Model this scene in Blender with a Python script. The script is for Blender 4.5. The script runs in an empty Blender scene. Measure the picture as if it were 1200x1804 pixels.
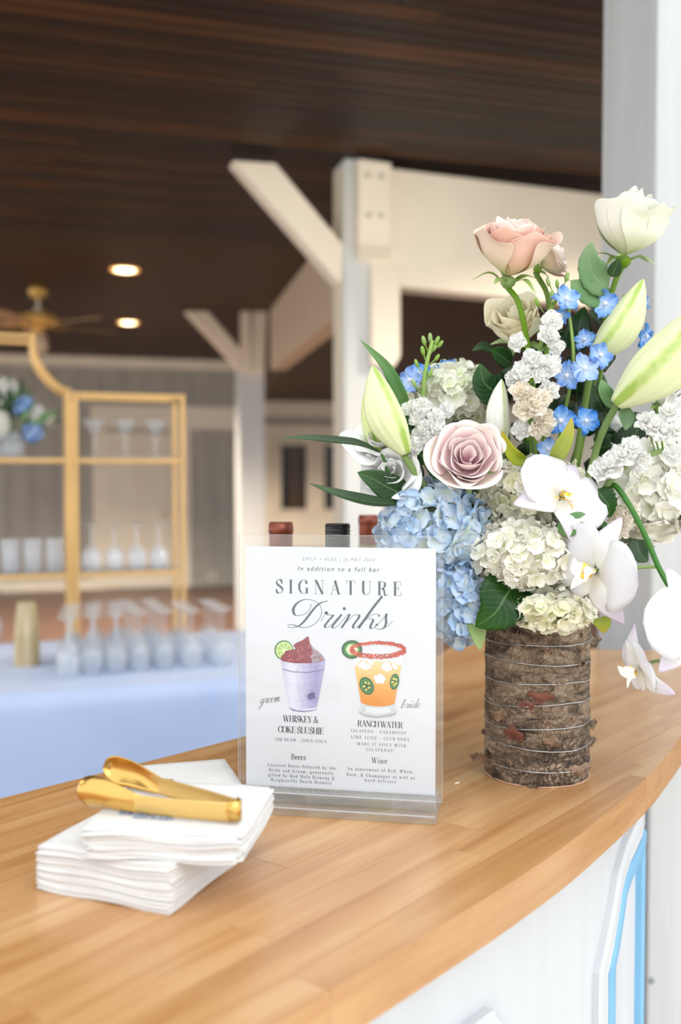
import bpy, bmesh, math, random
from mathutils import Vector, Matrix, Euler, noise

# ------------------------------------------------------------------ camera, sky, exposure
scene = bpy.context.scene
COL = scene.collection
CAM = Vector((0.0, 0.0, 1.43)); FPX = 1754.0; PITCH = math.radians(2.0)
cam_data = bpy.data.cameras.new('camera')
cam = bpy.data.objects.new('camera', cam_data); COL.objects.link(cam)
cam.location = CAM
cam.rotation_euler = (math.radians(90) - PITCH, 0, 0)
cam_data.sensor_fit = 'VERTICAL'; cam_data.sensor_height = 36.0; cam_data.sensor_width = 24.0
cam_data.lens = 35.0
cam_data.clip_start = 0.05; cam_data.clip_end = 200
cam_data.dof.use_dof = True
cam_data.dof.focus_distance = 1.09
cam_data.dof.aperture_fstop = 3.0
scene.camera = cam

world = bpy.data.worlds.new('overcast_sky'); scene.world = world
world.use_nodes = True
wb = world.node_tree.nodes['Background']
wb.inputs['Color'].default_value = (0.93, 0.965, 1.0, 1)
wb.inputs['Strength'].default_value = 1.0

sun_data = bpy.data.lights.new('hazy_sun', 'SUN')
sun_data.energy = 0.45; sun_data.angle = math.radians(40); sun_data.color = (1.0, 0.95, 0.88)
sun = bpy.data.objects.new('hazy_sun', sun_data); COL.objects.link(sun)
sun.rotation_euler = Vector((-0.28, 0.62, -0.73)).to_track_quat('-Z', 'Y').to_euler()

vs = scene.view_settings
vs.view_transform = 'Standard'; vs.look = 'None'; vs.gamma = 1.0; vs.exposure = 0.88
vs.use_curve_mapping = False
scene.cycles.max_bounces = 12
scene.cycles.transparent_max_bounces = 24
scene.cycles.transmission_bounces = 12
scene.cycles.use_denoising = True
scene.cycles.sample_clamp_indirect = 6.0

# ------------------------------------------------------------------ helpers
R = random.Random(11)
def ray(px, py):
    x = (px - 600) / FPX; y = (902 - py) / FPX
    c, s = math.cos(PITCH), math.sin(PITCH)
    return Vector((x, c + y * s, -s + y * c))
def P(px, py, Y):                       # point of the photograph at depth Y
    d = ray(px, py); return CAM + d * (Y / d.y)
def G(px, py, z):                       # point of the photograph on a level plane
    d = ray(px, py); return CAM + d * ((z - CAM.z) / d.z)
A16 = math.radians(16)
U = Vector((math.cos(A16), math.sin(A16), 0)); V = Vector((-math.sin(A16), math.cos(A16), 0)); ZA = Vector((0, 0, 1))
def uv_of(p): return p.dot(U), p.dot(V)
def UVP(u, v, z): return U * u + V * v + ZA * z

def lin(h):
    out = []
    for i in (0, 2, 4):
        c = int(h[i:i + 2], 16) / 255
        out.append(c / 12.92 if c <= 0.04045 else ((c + 0.055) / 1.055) ** 2.4)
    return tuple(out) + (1.0,)

def smooth(x, a, b):
    t = max(0.0, min(1.0, (x - a) / (b - a))); return t * t * (3 - 2 * t)

def catmull(pts, n, closed=False):
    pts = [Vector(p) for p in pts]; out = []
    m = len(pts)
    segs = m if closed else m - 1
    for k in range(n + (0 if closed else 1)):
        f = k / n * segs; i = min(int(f), segs - 1); t = f - i
        if closed:
            p0, p1, p2, p3 = pts[(i - 1) % m], pts[i % m], pts[(i + 1) % m], pts[(i + 2) % m]
        else:
            p1, p2 = pts[i], pts[i + 1]
            p0 = pts[i - 1] if i > 0 else p1 * 2 - p2
            p3 = pts[i + 2] if i + 2 < m else p2 * 2 - p1
        out.append(0.5 * ((2 * p1) + (p2 - p0) * t + (2 * p0 - 5 * p1 + 4 * p2 - p3) * t * t + (3 * p1 - p0 - 3 * p2 + p3) * t * t * t))
    return out

class MB:
    def __init__(s): s.v = []; s.f = []; s.uv = []; s.m = []
    def add(s, p, uv=(0, 0)): s.v.append(Vector(p)); s.uv.append(uv); return len(s.v) - 1
    def face(s, ids, m=0): s.f.append(tuple(ids)); s.m.append(m)
    def grid(s, fn, nu, nv, m=0, closed=False):
        base = len(s.v)
        for j in range(nv + 1):
            for i in range(nu + (0 if closed else 1)):
                a, b = i / nu, j / nv
                s.add(fn(a, b), (a, b))
        w = nu if closed else nu + 1
        for j in range(nv):
            for i in range(nu):
                i2 = (i + 1) % w if closed else i + 1
                s.face((base + j * w + i, base + j * w + i2, base + (j + 1) * w + i2, base + (j + 1) * w + i), m)
        return base
    def box(s, c, ax, hx, ay, hy, az, hz, m=0):
        c = Vector(c); b = len(s.v)
        for k in range(8):
            s.add(c + ax * (hx if k & 1 else -hx) + ay * (hy if k & 2 else -hy) + az * (hz if k & 4 else -hz))
        for q in ((0, 2, 3, 1), (4, 5, 7, 6), (0, 1, 5, 4), (2, 6, 7, 3), (0, 4, 6, 2), (1, 3, 7, 5)):
            s.face([b + i for i in q], m)
    def prism(s, pts, d, m=0, cap=True):
        """polygon pts extruded by vector d"""
        b = len(s.v); n = len(pts); d = Vector(d)
        for p in pts: s.add(p)
        for p in pts: s.add(Vector(p) + d)
        if cap:
            s.face([b + i for i in range(n)][::-1], m); s.face([b + n + i for i in range(n)], m)
        for i in range(n):
            j = (i + 1) % n; s.face((b + i, b + j, b + n + j, b + n + i), m)
    def tube(s, pts, rad, n=8, m=0, cap=True):
        pts = [Vector(p) for p in pts]; b = len(s.v); k = len(pts)
        ref = None
        for i, p in enumerate(pts):
            t = (pts[min(i + 1, k - 1)] - pts[max(i - 1, 0)])
            t = t.normalized() if t.length > 1e-9 else ZA
            if ref is None: ref = t.orthogonal().normalized()
            ref = (ref - t * ref.dot(t)); ref = ref.normalized() if ref.length > 1e-6 else t.orthogonal().normalized()
            bi = t.cross(ref)
            r = rad[i] if isinstance(rad, (list, tuple)) else rad
            for a in range(n):
                th = 2 * math.pi * a / n
                s.add(p + ref * (math.cos(th) * r) + bi * (math.sin(th) * r), (a / n, i / max(1, k - 1)))
        for i in range(k - 1):
            for a in range(n):
                a2 = (a + 1) % n
                s.face((b + i * n + a, b + i * n + a2, b + (i + 1) * n + a2, b + (i + 1) * n + a), m)
        if cap:
            s.face([b + a for a in range(n)][::-1], m); s.face([b + (k - 1) * n + a for a in range(n)], m)
    def lathe(s, prof, c=(0, 0, 0), n=24, m=0):
        c = Vector(c); b = len(s.v); k = len(prof)
        for j, (r, z) in enumerate(prof):
            for a in range(n):
                th = 2 * math.pi * a / n
                s.add(c + Vector((r * math.cos(th), r * math.sin(th), z)), (a / n, j / max(1, k - 1)))
        for j in range(k - 1):
            for a in range(n):
                a2 = (a + 1) % n
                s.face((b + j * n + a, b + j * n + a2, b + (j + 1) * n + a2, b + (j + 1) * n + a), m)
        if prof[0][0] > 1e-5: s.face([b + a for a in range(n)][::-1], m)
        if prof[-1][0] > 1e-5: s.face([b + (k - 1) * n + a for a in range(n)], m)
    def xform(s, M):
        s.v = [M @ v for v in s.v]; return s
    def join(s, o, M=None):
        b = len(s.v)
        for v, uv in zip(o.v, o.uv): s.add(M @ v if M else v, uv)
        for f, m in zip(o.f, o.m): s.face([b + i for i in f], m)
    def mesh(s, name, mats, smooth_=True, off=None):
        me = bpy.data.meshes.new(name)
        vs_ = [v - off for v in s.v] if off is not None else s.v
        me.from_pydata([tuple(v) for v in vs_], [], s.f)
        for mt in (mats if isinstance(mats, (list, tuple)) else [mats]): me.materials.append(mt)
        me.polygons.foreach_set('material_index', s.m)
        me.polygons.foreach_set('use_smooth', [bool(smooth_)] * len(s.f))
        lay = me.uv_layers.new(name='UVMap')
        flat = []
        for f in s.f:
            for i in f: flat.extend(s.uv[i])
        lay.data.foreach_set('uv', flat)
        me.update(); return me
    def build(s, name, mats, parent=None, smooth_=True, world=True):
        """link as one object; s.v is in world space (world=True) or in the parent's space"""
        off = world_loc(parent) if (parent is not None and world) else None
        o = bpy.data.objects.new(name, s.mesh(name, mats, smooth_, off))
        COL.objects.link(o)
        if parent is not None: o.parent = parent
        return o

def world_loc(o):
    v = Vector((0, 0, 0))
    while o is not None: v = v + o.location; o = o.parent
    return v

def tag(o, label=None, cat=None, group=None, kind=None):
    if label: o['label'] = label
    if cat: o['category'] = cat
    if group: o['group'] = group
    if kind: o['kind'] = kind
    return o
def thing(name, loc, label, cat, group=None, kind=None, parent=None):
    o = bpy.data.objects.new(name, None); COL.objects.link(o)
    o.location = loc; o.empty_display_size = 0.02
    if parent is not None: o.parent = parent
    return tag(o, label, cat, group, kind)
def structure(o): o['kind'] = 'structure'; return o
def copy_of(o, parent=None, matrix=None):
    c = o.copy(); COL.objects.link(c)
    if parent is not None: c.parent = parent
    if matrix is not None: c.matrix_basis = matrix
    return c
def copy_tree(o, loc, rotz=0.0):
    c = o.copy(); COL.objects.link(c); c.location = loc; c.rotation_euler = (0, 0, rotz)
    for ch in list(o.children):
        d = ch.copy(); COL.objects.link(d); d.parent = c
        for g in list(ch.children):
            e = g.copy(); COL.objects.link(e); e.parent = d
    return c
def bevel(o, w, seg=2, angle=30):
    m = o.modifiers.new('edge', 'BEVEL'); m.width = w; m.segments = seg; m.limit_method = 'ANGLE'; m.angle_limit = math.radians(angle); return o
def frame_z(z, hint=None):
    """rotation matrix whose Z axis is z"""
    z = Vector(z).normalized()
    h = Vector(hint) if hint is not None else Vector((0, 0, 1))
    x = h.cross(z)
    if x.length < 1e-4: x = Vector((1, 0, 0)).cross(z)
    x.normalize(); y = z.cross(x)
    return Matrix((x, y, z)).transposed()
def mat4(rot3, loc, sc=1.0):
    m = rot3.to_4x4(); m = m @ Matrix.Diagonal((sc, sc, sc, 1)) if not isinstance(sc, (tuple, list)) else m @ Matrix.Diagonal((*sc, 1))
    m.translation = loc; return m

# ------------------------------------------------------------------ materials
def new_mat(name):
    m = bpy.data.materials.new(name); m.use_nodes = True
    nt = m.node_tree; b = nt.nodes['Principled BSDF']
    return m, nt, b
def nd(nt, typ, **kw):
    n = nt.nodes.new(typ)
    for k, v in kw.items():
        if k.startswith('i_'):
            key = k[2:]; key = int(key) if key.isdigit() else key.replace('_', ' ')
            n.inputs[key].default_value = v
        else: setattr(n, k, v)
    return n
def ramp(nt, stops):
    r = nt.nodes.new('ShaderNodeValToRGB'); e = r.color_ramp.elements
    while len(e) < len(stops): e.new(0.5)
    for x, (p, c) in zip(e, stops): x.position = p; x.color = lin(c) if isinstance(c, str) else c
    return r
def plain(name, col, rough=0.5, metal=0.0, noise_amt=0.06, scale=6.0, bump=0.0, bump_scale=80.0, spec=0.5, stretch=None):
    """principled with a little procedural unevenness"""
    m, nt, b = new_mat(name); L = nt.links
    c = lin(col) if isinstance(col, str) else col
    b.inputs['Roughness'].default_value = rough; b.inputs['Metallic'].default_value = metal
    b.inputs['Specular IOR Level'].default_value = spec
    tc = nd(nt, 'ShaderNodeTexCoord')
    mp = nd(nt, 'ShaderNodeMapping')
    if stretch: mp.inputs['Scale'].default_value = stretch
    L.new(tc.outputs['Object'], mp.inputs['Vector'])
    nz = nd(nt, 'ShaderNodeTexNoise', i_Scale=scale, i_Detail=4.0)
    L.new(mp.outputs[0], nz.inputs['Vector'])
    lo = tuple(x * (1 - noise_amt) for x in c[:3]) + (1,); hi = tuple(min(1, x * (1 + noise_amt)) for x in c[:3]) + (1,)
    r = ramp(nt, [(0.3, lo), (0.7, hi)])
    L.new(nz.outputs['Fac'], r.inputs[0]); L.new(r.outputs[0], b.inputs['Base Color'])
    if bump:
        n2 = nd(nt, 'ShaderNodeTexNoise', i_Scale=bump_scale, i_Detail=3.0)
        L.new(mp.outputs[0], n2.inputs['Vector'])
        bp = nd(nt, 'ShaderNodeBump', i_Strength=bump, i_Distance=0.01)
        L.new(n2.outputs['Fac'], bp.inputs['Height']); L.new(bp.outputs[0], b.inputs['Normal'])
    return m
def petal_mat(name, stops, transl=0.3, vary=0.06, rough=0.55, use_u=False, veins=0.0):
    """petal colour runs along the petal (UV v), a little different on each object"""
    m, nt, b = new_mat(name); L = nt.links
    tc = nd(nt, 'ShaderNodeTexCoord'); sep = nd(nt, 'ShaderNodeSeparateXYZ'); L.new(tc.outputs['UV'], sep.inputs[0])
    nz = nd(nt, 'ShaderNodeTexNoise', i_Scale=60.0, i_Detail=3.0); L.new(tc.outputs['Object'], nz.inputs['Vector'])
    ad = nd(nt, 'ShaderNodeMath', operation='MULTIPLY_ADD'); ad.inputs[1].default_value = 0.16
    L.new(nz.outputs['Fac'], ad.inputs[0])
    sb = nd(nt, 'ShaderNodeMath', operation='SUBTRACT'); sb.inputs[1].default_value = 0.08
    L.new(sep.outputs['X' if use_u else 'Y'], sb.inputs[0]); L.new(sb.outputs[0], ad.inputs[2])
    r = ramp(nt, stops); L.new(ad.outputs[0], r.inputs[0])
    oi = nd(nt, 'ShaderNodeObjectInfo')
    hv = nd(nt, 'ShaderNodeHueSaturation')
    mr = nd(nt, 'ShaderNodeMapRange'); mr.inputs['To Min'].default_value = 1 - vary; mr.inputs['To Max'].default_value = 1 + vary * 0.5
    L.new(oi.outputs['Random'], mr.inputs['Value']); L.new(mr.outputs[0], hv.inputs['Value'])
    mr2 = nd(nt, 'ShaderNodeMapRange'); mr2.inputs['To Min'].default_value = 1 + vary * 2.5; mr2.inputs['To Max'].default_value = 1 - vary * 2.5
    L.new(oi.outputs['Random'], mr2.inputs['Value']); L.new(mr2.outputs[0], hv.inputs['Saturation'])
    L.new(r.outputs[0], hv.inputs['Color']); L.new(hv.outputs[0], b.inputs['Base Color'])
    b.inputs['Roughness'].default_value = rough; b.inputs['Specular IOR Level'].default_value = 0.3
    col_out = hv.outputs[0]
    if veins:                                      # midrib and side veins of a leaf
        def mth(op, a, c=None, d=None):
            n = nd(nt, 'ShaderNodeMath', operation=op)
            for k, q in enumerate((a, c, d)):
                if q is None: continue
                if isinstance(q, (int, float)): n.inputs[k].default_value = q
                else: L.new(q, n.inputs[k])
            return n.outputs[0]
        au = mth('ABSOLUTE', mth('SUBTRACT', sep.outputs['X'], 0.5))
        fr_ = mth('ABSOLUTE', mth('SUBTRACT', mth('FRACT', mth('SUBTRACT', mth('MULTIPLY', sep.outputs['Y'], 9.0), mth('MULTIPLY', au, 5.0))), 0.5))
        side = mth('MULTIPLY', mth('GREATER_THAN', fr_, 0.455), 0.55)
        mid = mth('LESS_THAN', au, 0.022)
        vf = mth('MULTIPLY', mth('MAXIMUM', side, mid), min(1.0, veins * 1.0))
        vx = nd(nt, 'ShaderNodeMix', data_type='RGBA'); L.new(vf, vx.inputs[0]); L.new(hv.outputs[0], vx.inputs[6]); vx.inputs[7].default_value = lin('8fae72')
        col_out = vx.outputs[2]; L.new(col_out, b.inputs['Base Color'])
        bp = nd(nt, 'ShaderNodeBump', i_Strength=0.35, i_Distance=0.0008, invert=True); L.new(vf, bp.inputs['Height']); L.new(bp.outputs[0], b.inputs['Normal'])
    if transl:
        t = nd(nt, 'ShaderNodeBsdfTranslucent'); L.new(col_out, t.inputs['Color'])
        mx = nd(nt, 'ShaderNodeMixShader'); mx.inputs[0].default_value = transl * 0.4
        L.new(b.outputs[0], mx.inputs[1]); L.new(t.outputs[0], mx.inputs[2])
        L.new(mx.outputs[0], nt.nodes['Material Output'].inputs['Surface'])
    return m
def clear_mat(name, tint=(1, 1, 1, 1), ior=1.45, rough=0.0, body=0.0, body_col=(0.9, 0.95, 1, 1)):
    """thin clear sheet: straight-through light plus a fresnel reflection"""
    m, nt, b = new_mat(name); L = nt.links; nt.nodes.remove(b)
    lw = nd(nt, 'ShaderNodeLayerWeight', i_Blend=0.5); pw = nd(nt, 'ShaderNodeMath', operation='POWER'); pw.inputs[1].default_value = 5.0; L.new(lw.outputs['Facing'], pw.inputs[0])
    f0 = ((ior - 1) / (ior + 1)) ** 2; fr = nd(nt, 'ShaderNodeMath', operation='MULTIPLY_ADD'); fr.inputs[1].default_value = 1 - f0; fr.inputs[2].default_value = f0; L.new(pw.outputs[0], fr.inputs[0])
    tr = nd(nt, 'ShaderNodeBsdfTransparent'); tr.inputs['Color'].default_value = tint
    gl = nd(nt, 'ShaderNodeBsdfGlossy'); gl.inputs['Roughness'].default_value = rough
    mx = nd(nt, 'ShaderNodeMixShader'); L.new(fr.outputs[0], mx.inputs[0]); L.new(tr.outputs[0], mx.inputs[1]); L.new(gl.outputs[0], mx.inputs[2])
    last = mx
    if body:
        df = nd(nt, 'ShaderNodeBsdfDiffuse'); df.inputs['Color'].default_value = body_col
        m2 = nd(nt, 'ShaderNodeMixShader'); m2.inputs[0].default_value = body
        L.new(mx.outputs[0], m2.inputs[1]); L.new(df.outputs[0], m2.inputs[2]); last = m2
    L.new(last.outputs[0], nt.nodes['Material Output'].inputs['Surface'])
    return m
def glass_mat(name, tint=(1, 1, 1, 1), ior=1.48, rough=0.0):
    m, nt, b = new_mat(name)
    b.inputs['Base Color'].default_value = tint; b.inputs['Transmission Weight'].default_value = 1.0
    b.inputs['IOR'].default_value = ior; b.inputs['Roughness'].default_value = rough
    return m
def wood_mat(name, stops, axis_scale=(3.0, 45.0, 45.0), rough=0.3, coat=0.3, vary=0.12, fine=0.5, spec=0.5):
    m, nt, b = new_mat(name); L = nt.links
    tc = nd(nt, 'ShaderNodeTexCoord'); oi = nd(nt, 'ShaderNodeObjectInfo')
    cm = nd(nt, 'ShaderNodeVectorMath', operation='SCALE'); cm.inputs[0].default_value = (37.0, 19.0, 53.0); L.new(oi.outputs['Random'], cm.inputs['Scale'])
    av = nd(nt, 'ShaderNodeVectorMath', operation='ADD'); L.new(tc.outputs['Object'], av.inputs[0]); L.new(cm.outputs[0], av.inputs[1])
    mp = nd(nt, 'ShaderNodeMapping'); mp.inputs['Scale'].default_value = axis_scale; L.new(av.outputs[0], mp.inputs['Vector'])
    n1 = nd(nt, 'ShaderNodeTexNoise', i_Scale=1.0, i_Detail=6.0, i_Roughness=0.62, i_Distortion=0.9); L.new(mp.outputs[0], n1.inputs['Vector'])
    mp2 = nd(nt, 'ShaderNodeMapping'); mp2.inputs['Scale'].default_value = tuple(a * b_ for a, b_ in zip(axis_scale, (1.4, 7, 7))); L.new(av.outputs[0], mp2.inputs['Vector'])
    n2 = nd(nt, 'ShaderNodeTexNoise', i_Scale=1.0, i_Detail=4.0); L.new(mp2.outputs[0], n2.inputs['Vector'])
    ad = nd(nt, 'ShaderNodeMath', operation='MULTIPLY_ADD'); ad.inputs[1].default_value = 0.28 * fine; L.new(n2.outputs['Fac'], ad.inputs[0]); L.new(n1.outputs['Fac'], ad.inputs[2])
    sh = nd(nt, 'ShaderNodeMath', operation='MULTIPLY_ADD'); sh.inputs[1].default_value = vary * 2; L.new(oi.outputs['Random'], sh.inputs[0]); L.new(ad.outputs[0], sh.inputs[2])
    s2 = nd(nt, 'ShaderNodeMath', operation='SUBTRACT'); s2.inputs[1].default_value = vary + 0.14 * fine; L.new(sh.outputs[0], s2.inputs[0])
    r = ramp(nt, stops); L.new(s2.outputs[0], r.inputs[0]); L.new(r.outputs[0], b.inputs['Base Color'])
    b.inputs['Roughness'].default_value = rough; b.inputs['Coat Weight'].default_value = coat; b.inputs['Coat Roughness'].default_value = 0.18; b.inputs['Specular IOR Level'].default_value = spec
    bp = nd(nt, 'ShaderNodeBump', i_Strength=0.12, i_Distance=0.002); L.new(n2.outputs['Fac'], bp.inputs['Height']); L.new(bp.outputs[0], b.inputs['Normal'])
    return m
def glow(name, col, strength):
    m, nt, b = new_mat(name)
    b.inputs['Base Color'].default_value = col; b.inputs['Emission Color'].default_value = col; b.inputs['Emission Strength'].default_value = strength
    return m

M = {}
M['cream'] = plain('cream_paint', 'efe4d2', 0.55, noise_amt=0.04, scale=3)
M['white_paint'] = plain('white_paint', 'c8ccd1', 0.5, noise_amt=0.03, scale=4, bump=0.03, bump_scale=25, stretch=(6, 6, 0.6))
M['post_paint'] = plain('post_paint', 'd0d3d4', 0.55, noise_amt=0.05, scale=3, bump=0.25, bump_scale=18, stretch=(9, 9, 0.5))
M['pillar_paint'] = plain('pillar_paint', 'bdc0c1', 0.55, noise_amt=0.06, scale=3, bump=0.25, bump_scale=18, stretch=(9, 9, 0.5))
M['gray_paint'] = plain('gray_paint', 'aca8a0', 0.6, noise_amt=0.06, scale=5)
M['blue_paint'] = plain('blue_paint', '78afd4', 0.45, noise_amt=0.05, scale=9)
M['ceil_wood'] = wood_mat('ceiling_wood', [(0.2, '0b0502'), (0.5, '28130a'), (0.78, '54300f')], (0.9, 30, 30), 0.45, 0.0, 0.22, spec=0.22)
M['floor_wood'] = wood_mat('floor_wood', [(0.2, '483229'), (0.5, '5c4439'), (0.8, '70564a')], (1.2, 9, 9), 0.45, 0.1, 0.1)
M['concrete'] = plain('pale_concrete', 'e2dccf', 0.8, noise_amt=0.1, scale=1.5)
M['stave'] = wood_mat('butcher_block', [(0.05, '7d4a22'), (0.30, 'ae7c4a'), (0.50, 'c09160'), (0.80, 'd4ad7e')], (2.0, 20, 20), 0.33, 0.35, 0.075, fine=1.0)
M['gold_tube'] = plain('gold_frame', 'dfb676', 0.38, metal=0.3, noise_amt=0.05)
M['brass'] = plain('antique_brass', 'e0b766', 0.4, metal=0.15, noise_amt=0.1)
M['leaf_dark'] = petal_mat('dark_leaf', [(0.0, '2a4420'), (0.5, '203f20'), (1.0, '355828')], 0.15, 0.12, 0.35, veins=0.25)
M['leaf_deep'] = petal_mat('deep_leaf', [(0.0, '1e3a20'), (0.6, '1b3a1d'), (1.0, '34552a')], 0.1, 0.1, 0.3, veins=0.25)
M['leaf_gray'] = petal_mat('gray_green_leaf', [(0.0, '6d8f5a'), (0.5, '5f8658'), (1.0, '7f9f70')], 0.2, 0.08, 0.45, veins=0.3)
M['leaf_light'] = petal_mat('light_leaf', [(0.0, '7f9f4a'), (0.6, '8fae62'), (1.0, 'a9bf7a')], 0.3, 0.08, 0.45, veins=0.3)
M['leaf_yellow'] = petal_mat('yellow_leaf', [(0.0, '7d8a35'), (0.6, '9aa33a'), (1.0, 'b9a23e')], 0.3, 0.06, 0.4, veins=0.2)
M['stem'] = petal_mat('stem_green', [(0.0, '5d7d33'), (0.6, '7d9c45'), (1.0, '8fae55')], 0.0, 0.1, 0.4)
M['stem_dark'] = petal_mat('stem_dark_green', [(0.0, '3f6b34'), (1.0, '4f8040')], 0.0, 0.05, 0.35)
M['clear_glass'] = clear_mat('clear_glass', (0.985, 0.99, 0.995, 1), 1.5, 0.02, body=0.05, body_col=(0.95, 0.97, 1, 1))
# ================================================================== the setting
def slab_uv(name, u0, u1, v0, v1, z0, z1, mat, parent=None):
    mb = MB(); mb.box(UVP((u0 + u1) / 2, (v0 + v1) / 2, (z0 + z1) / 2), U, (u1 - u0) / 2, V, (v1 - v0) / 2, ZA, (z1 - z0) / 2)
    return mb.build(name, mat, parent, smooth_=False)
CEIL = 2.95
M['black_metal'] = plain('black_metal', '1c1c1e', 0.45)
ROOF_V = 1.6
ground = structure(slab_uv('floor_outside', -30, 30, -25, 35, -0.12, -0.01, M['concrete']))
ground['label'] = 'pale concrete terrace outside the porch'
floor_ = structure(slab_uv('floor', -4.5, 13, 1.7, 20.5, -0.01, 0.0, M['floor_wood'])); floor_['label'] = 'reddish brown floor behind the drinks table'

# ceiling: backing slab and separate narrow boards
ceiling = structure(slab_uv('ceiling', -4.5, 13, ROOF_V, 20.6, CEIL + 0.025, CEIL + 0.16, M['ceil_wood'])); ceiling['label'] = 'dark stained board ceiling'
PW = 0.079
protos = []
for k, L_ in enumerate((3.1, 4.3, 5.2)):
    mb = MB(); h = PW / 2 - 0.0012
    for sx in (-L_ / 2, L_ / 2):
        pass
    prof = [(-h, 0.024), (-h, 0.006), (-h + 0.006, 0.0), (h - 0.006, 0.0), (h, 0.006), (h, 0.024)]
    mb.prism([Vector((-L_ / 2 + 0.001, y, z)) for y, z in prof], Vector((L_ - 0.002, 0, 0)))
    protos.append((L_, mb.mesh('plank', M['ceil_wood'], False)))
row_end = {}
n_rows = int((13.5 - ROOF_V) / PW)
count = 0
for r in range(n_rows):
    v = ROOF_V + PW * (r + 0.5)
    if r < 62:                                     # the near boards: several lengths to a row
        u = -3.2 - R.random() * 1.3
        while u < 5.0 and count < 290:
            L_, me = protos[R.randrange(3)]
            if u + L_ > -2.6:
                o = bpy.data.objects.new('plank', me); COL.objects.link(o); o.parent = ceiling
                o.location = UVP(u + L_ / 2, v, CEIL + R.uniform(-0.001, 0.0015)); o.rotation_euler = (0, 0, A16); count += 1
            u += L_
        row_end[r] = u if count < 290 else min(u, 5.0)
mb = MB()
for r in range(int((20.5 - ROOF_V) / PW)):
    v = ROOF_V + PW * (r + 0.5)
    spans = [(-4.5, 13)] if r >= 62 else [(row_end[r], 13)]
    for a, b_ in spans:
        h = PW / 2 - 0.0012
        prof = [(-h, 0.024), (-h, 0.006), (-h + 0.006, 0.0), (h - 0.006, 0.0), (h, 0.006), (h, 0.024)]
        mb.prism([UVP(a, v + y, CEIL + z) for y, z in prof], U * (b_ - a))
far = mb.build('planking', M['ceil_wood'], ceiling, smooth_=False); far['kind'] = 'stuff'

# ---- far wall on the left: grey board and batten, cream trim, panelled door
vw = uv_of(Vector((-2.55, 12.85, 0)))[1]
u_end = uv_of(P(447, 800, 13.3))[0]
wall_back = structure(slab_uv('wall_back', -4.5, u_end, vw, vw + 0.15, 0, CEIL + 0.02, M['gray_paint'])); wall_back['label'] = 'grey board and batten back wall'
def on_wall(px, py=800):                         # u where the sight line meets the back wall
    d = ray(px, py); t = vw / d.dot(V); return (CAM + d * t).dot(U)
def wall_z(py, px=300):
    d = ray(px, py); t = vw / d.dot(V); return (CAM + d * t).z
zb0, zb1 = wall_z(755), wall_z(716)
bat = MB(); bat.box(Vector((0, 0, 0)), U, 0.022, V, 0.012, ZA, 0.5)
bat_me = bat.mesh('batten', M['gray_paint'], False)
u = -4.3
while u < u_end - 0.1:
    for z0, z1 in ((0.12, zb0), (zb1, CEIL - 0.12)):
        if on_wall(163) - 0.05 < u < on_wall(335) + 0.03 and z0 < 1: continue
        o = bpy.data.objects.new('batten', bat_me); COL.objects.link(o); o.parent = wall_back
        o.location = UVP(u, vw - 0.012, (z0 + z1) / 2); o.scale = (1, 1, z1 - z0)
    u += 0.285
structure(slab_uv('trim_1', -4.5, u_end, vw - 0.05, vw, CEIL - 0.12, CEIL, M['cream']))['label'] = 'cream crown trim at the top of the back wall'
structure(slab_uv('trim_2', on_wall(160), u_end, vw - 0.045, vw, zb0, zb1, M['cream']))['label'] = 'wide cream band above the back door'
structure(slab_uv('baseboard_back', -4.5, on_wall(163), vw - 0.03, vw, 0, 0.13, M['cream']))
# door with six panels in a cream surround
ud0, ud1 = on_wall(183), on_wall(300)
door = thing('door_1', UVP((ud0 + ud1) / 2, vw - 0.03, 0), 'cream panelled door seen through the gold shelf', None, kind='structure')
slab_uv('door_leaf', ud0, ud1, vw - 0.04, vw - 0.002, 0.01, zb0 - 0.06, M['cream'], door)
for cx in (0.27, 0.73):
    for z0, z1 in ((0.2, 0.85), (1.0, 1.6), (1.68, zb0 - 0.18)):
        uc = ud0 + (ud1 - ud0) * cx; hw = (ud1 - ud0) * 0.17
        mb = MB()
        for s in (-1, 1): mb.box(UVP(uc + s * hw, vw - 0.046, (z0 + z1) / 2), U, 0.016, V, 0.008, ZA, (z1 - z0) / 2)
        for z in (z0, z1): mb.box(UVP(uc, vw - 0.046, z), U, hw + 0.016, V, 0.008, ZA, 0.016)
        mb.build('door_panel', M['cream'], door, smooth_=False)
mb = MB(); kp = UVP(ud1 - 0.07, vw - 0.04, 0.95); mb.tube([kp, kp - V * 0.05], 0.012, 10); mb.tube([kp - V * 0.045, kp - V * 0.06, kp - V * 0.085], [0.02, 0.03, 0.012], 12)
mb.build('door_knob', M['brass'], door)
for a, b_ in ((on_wall(163), ud0), (ud1, on_wall(335))):
    slab_uv('casing', a, b_, vw - 0.03, vw, 0, zb0, M['cream'], door)
# socket low on the wall
sk = UVP(on_wall(372), vw - 0.012, wall_z(1015))
soc = thing('wall_socket', sk, 'pale wall socket low on the grey back wall', 'socket')
mb = MB(); mb.box(sk, U, 0.05, V, 0.008, ZA, 0.07); bevel(mb.build('cover_plate', M['cream'], soc, False), 0.004)
mb = MB()
for s in (-1, 1): mb.box(sk - V * 0.008 + ZA * 0.03 * s, U, 0.018, V, 0.004, ZA, 0.02)
mb.build('outlet_face', M['gray_paint'], soc, False)

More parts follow.
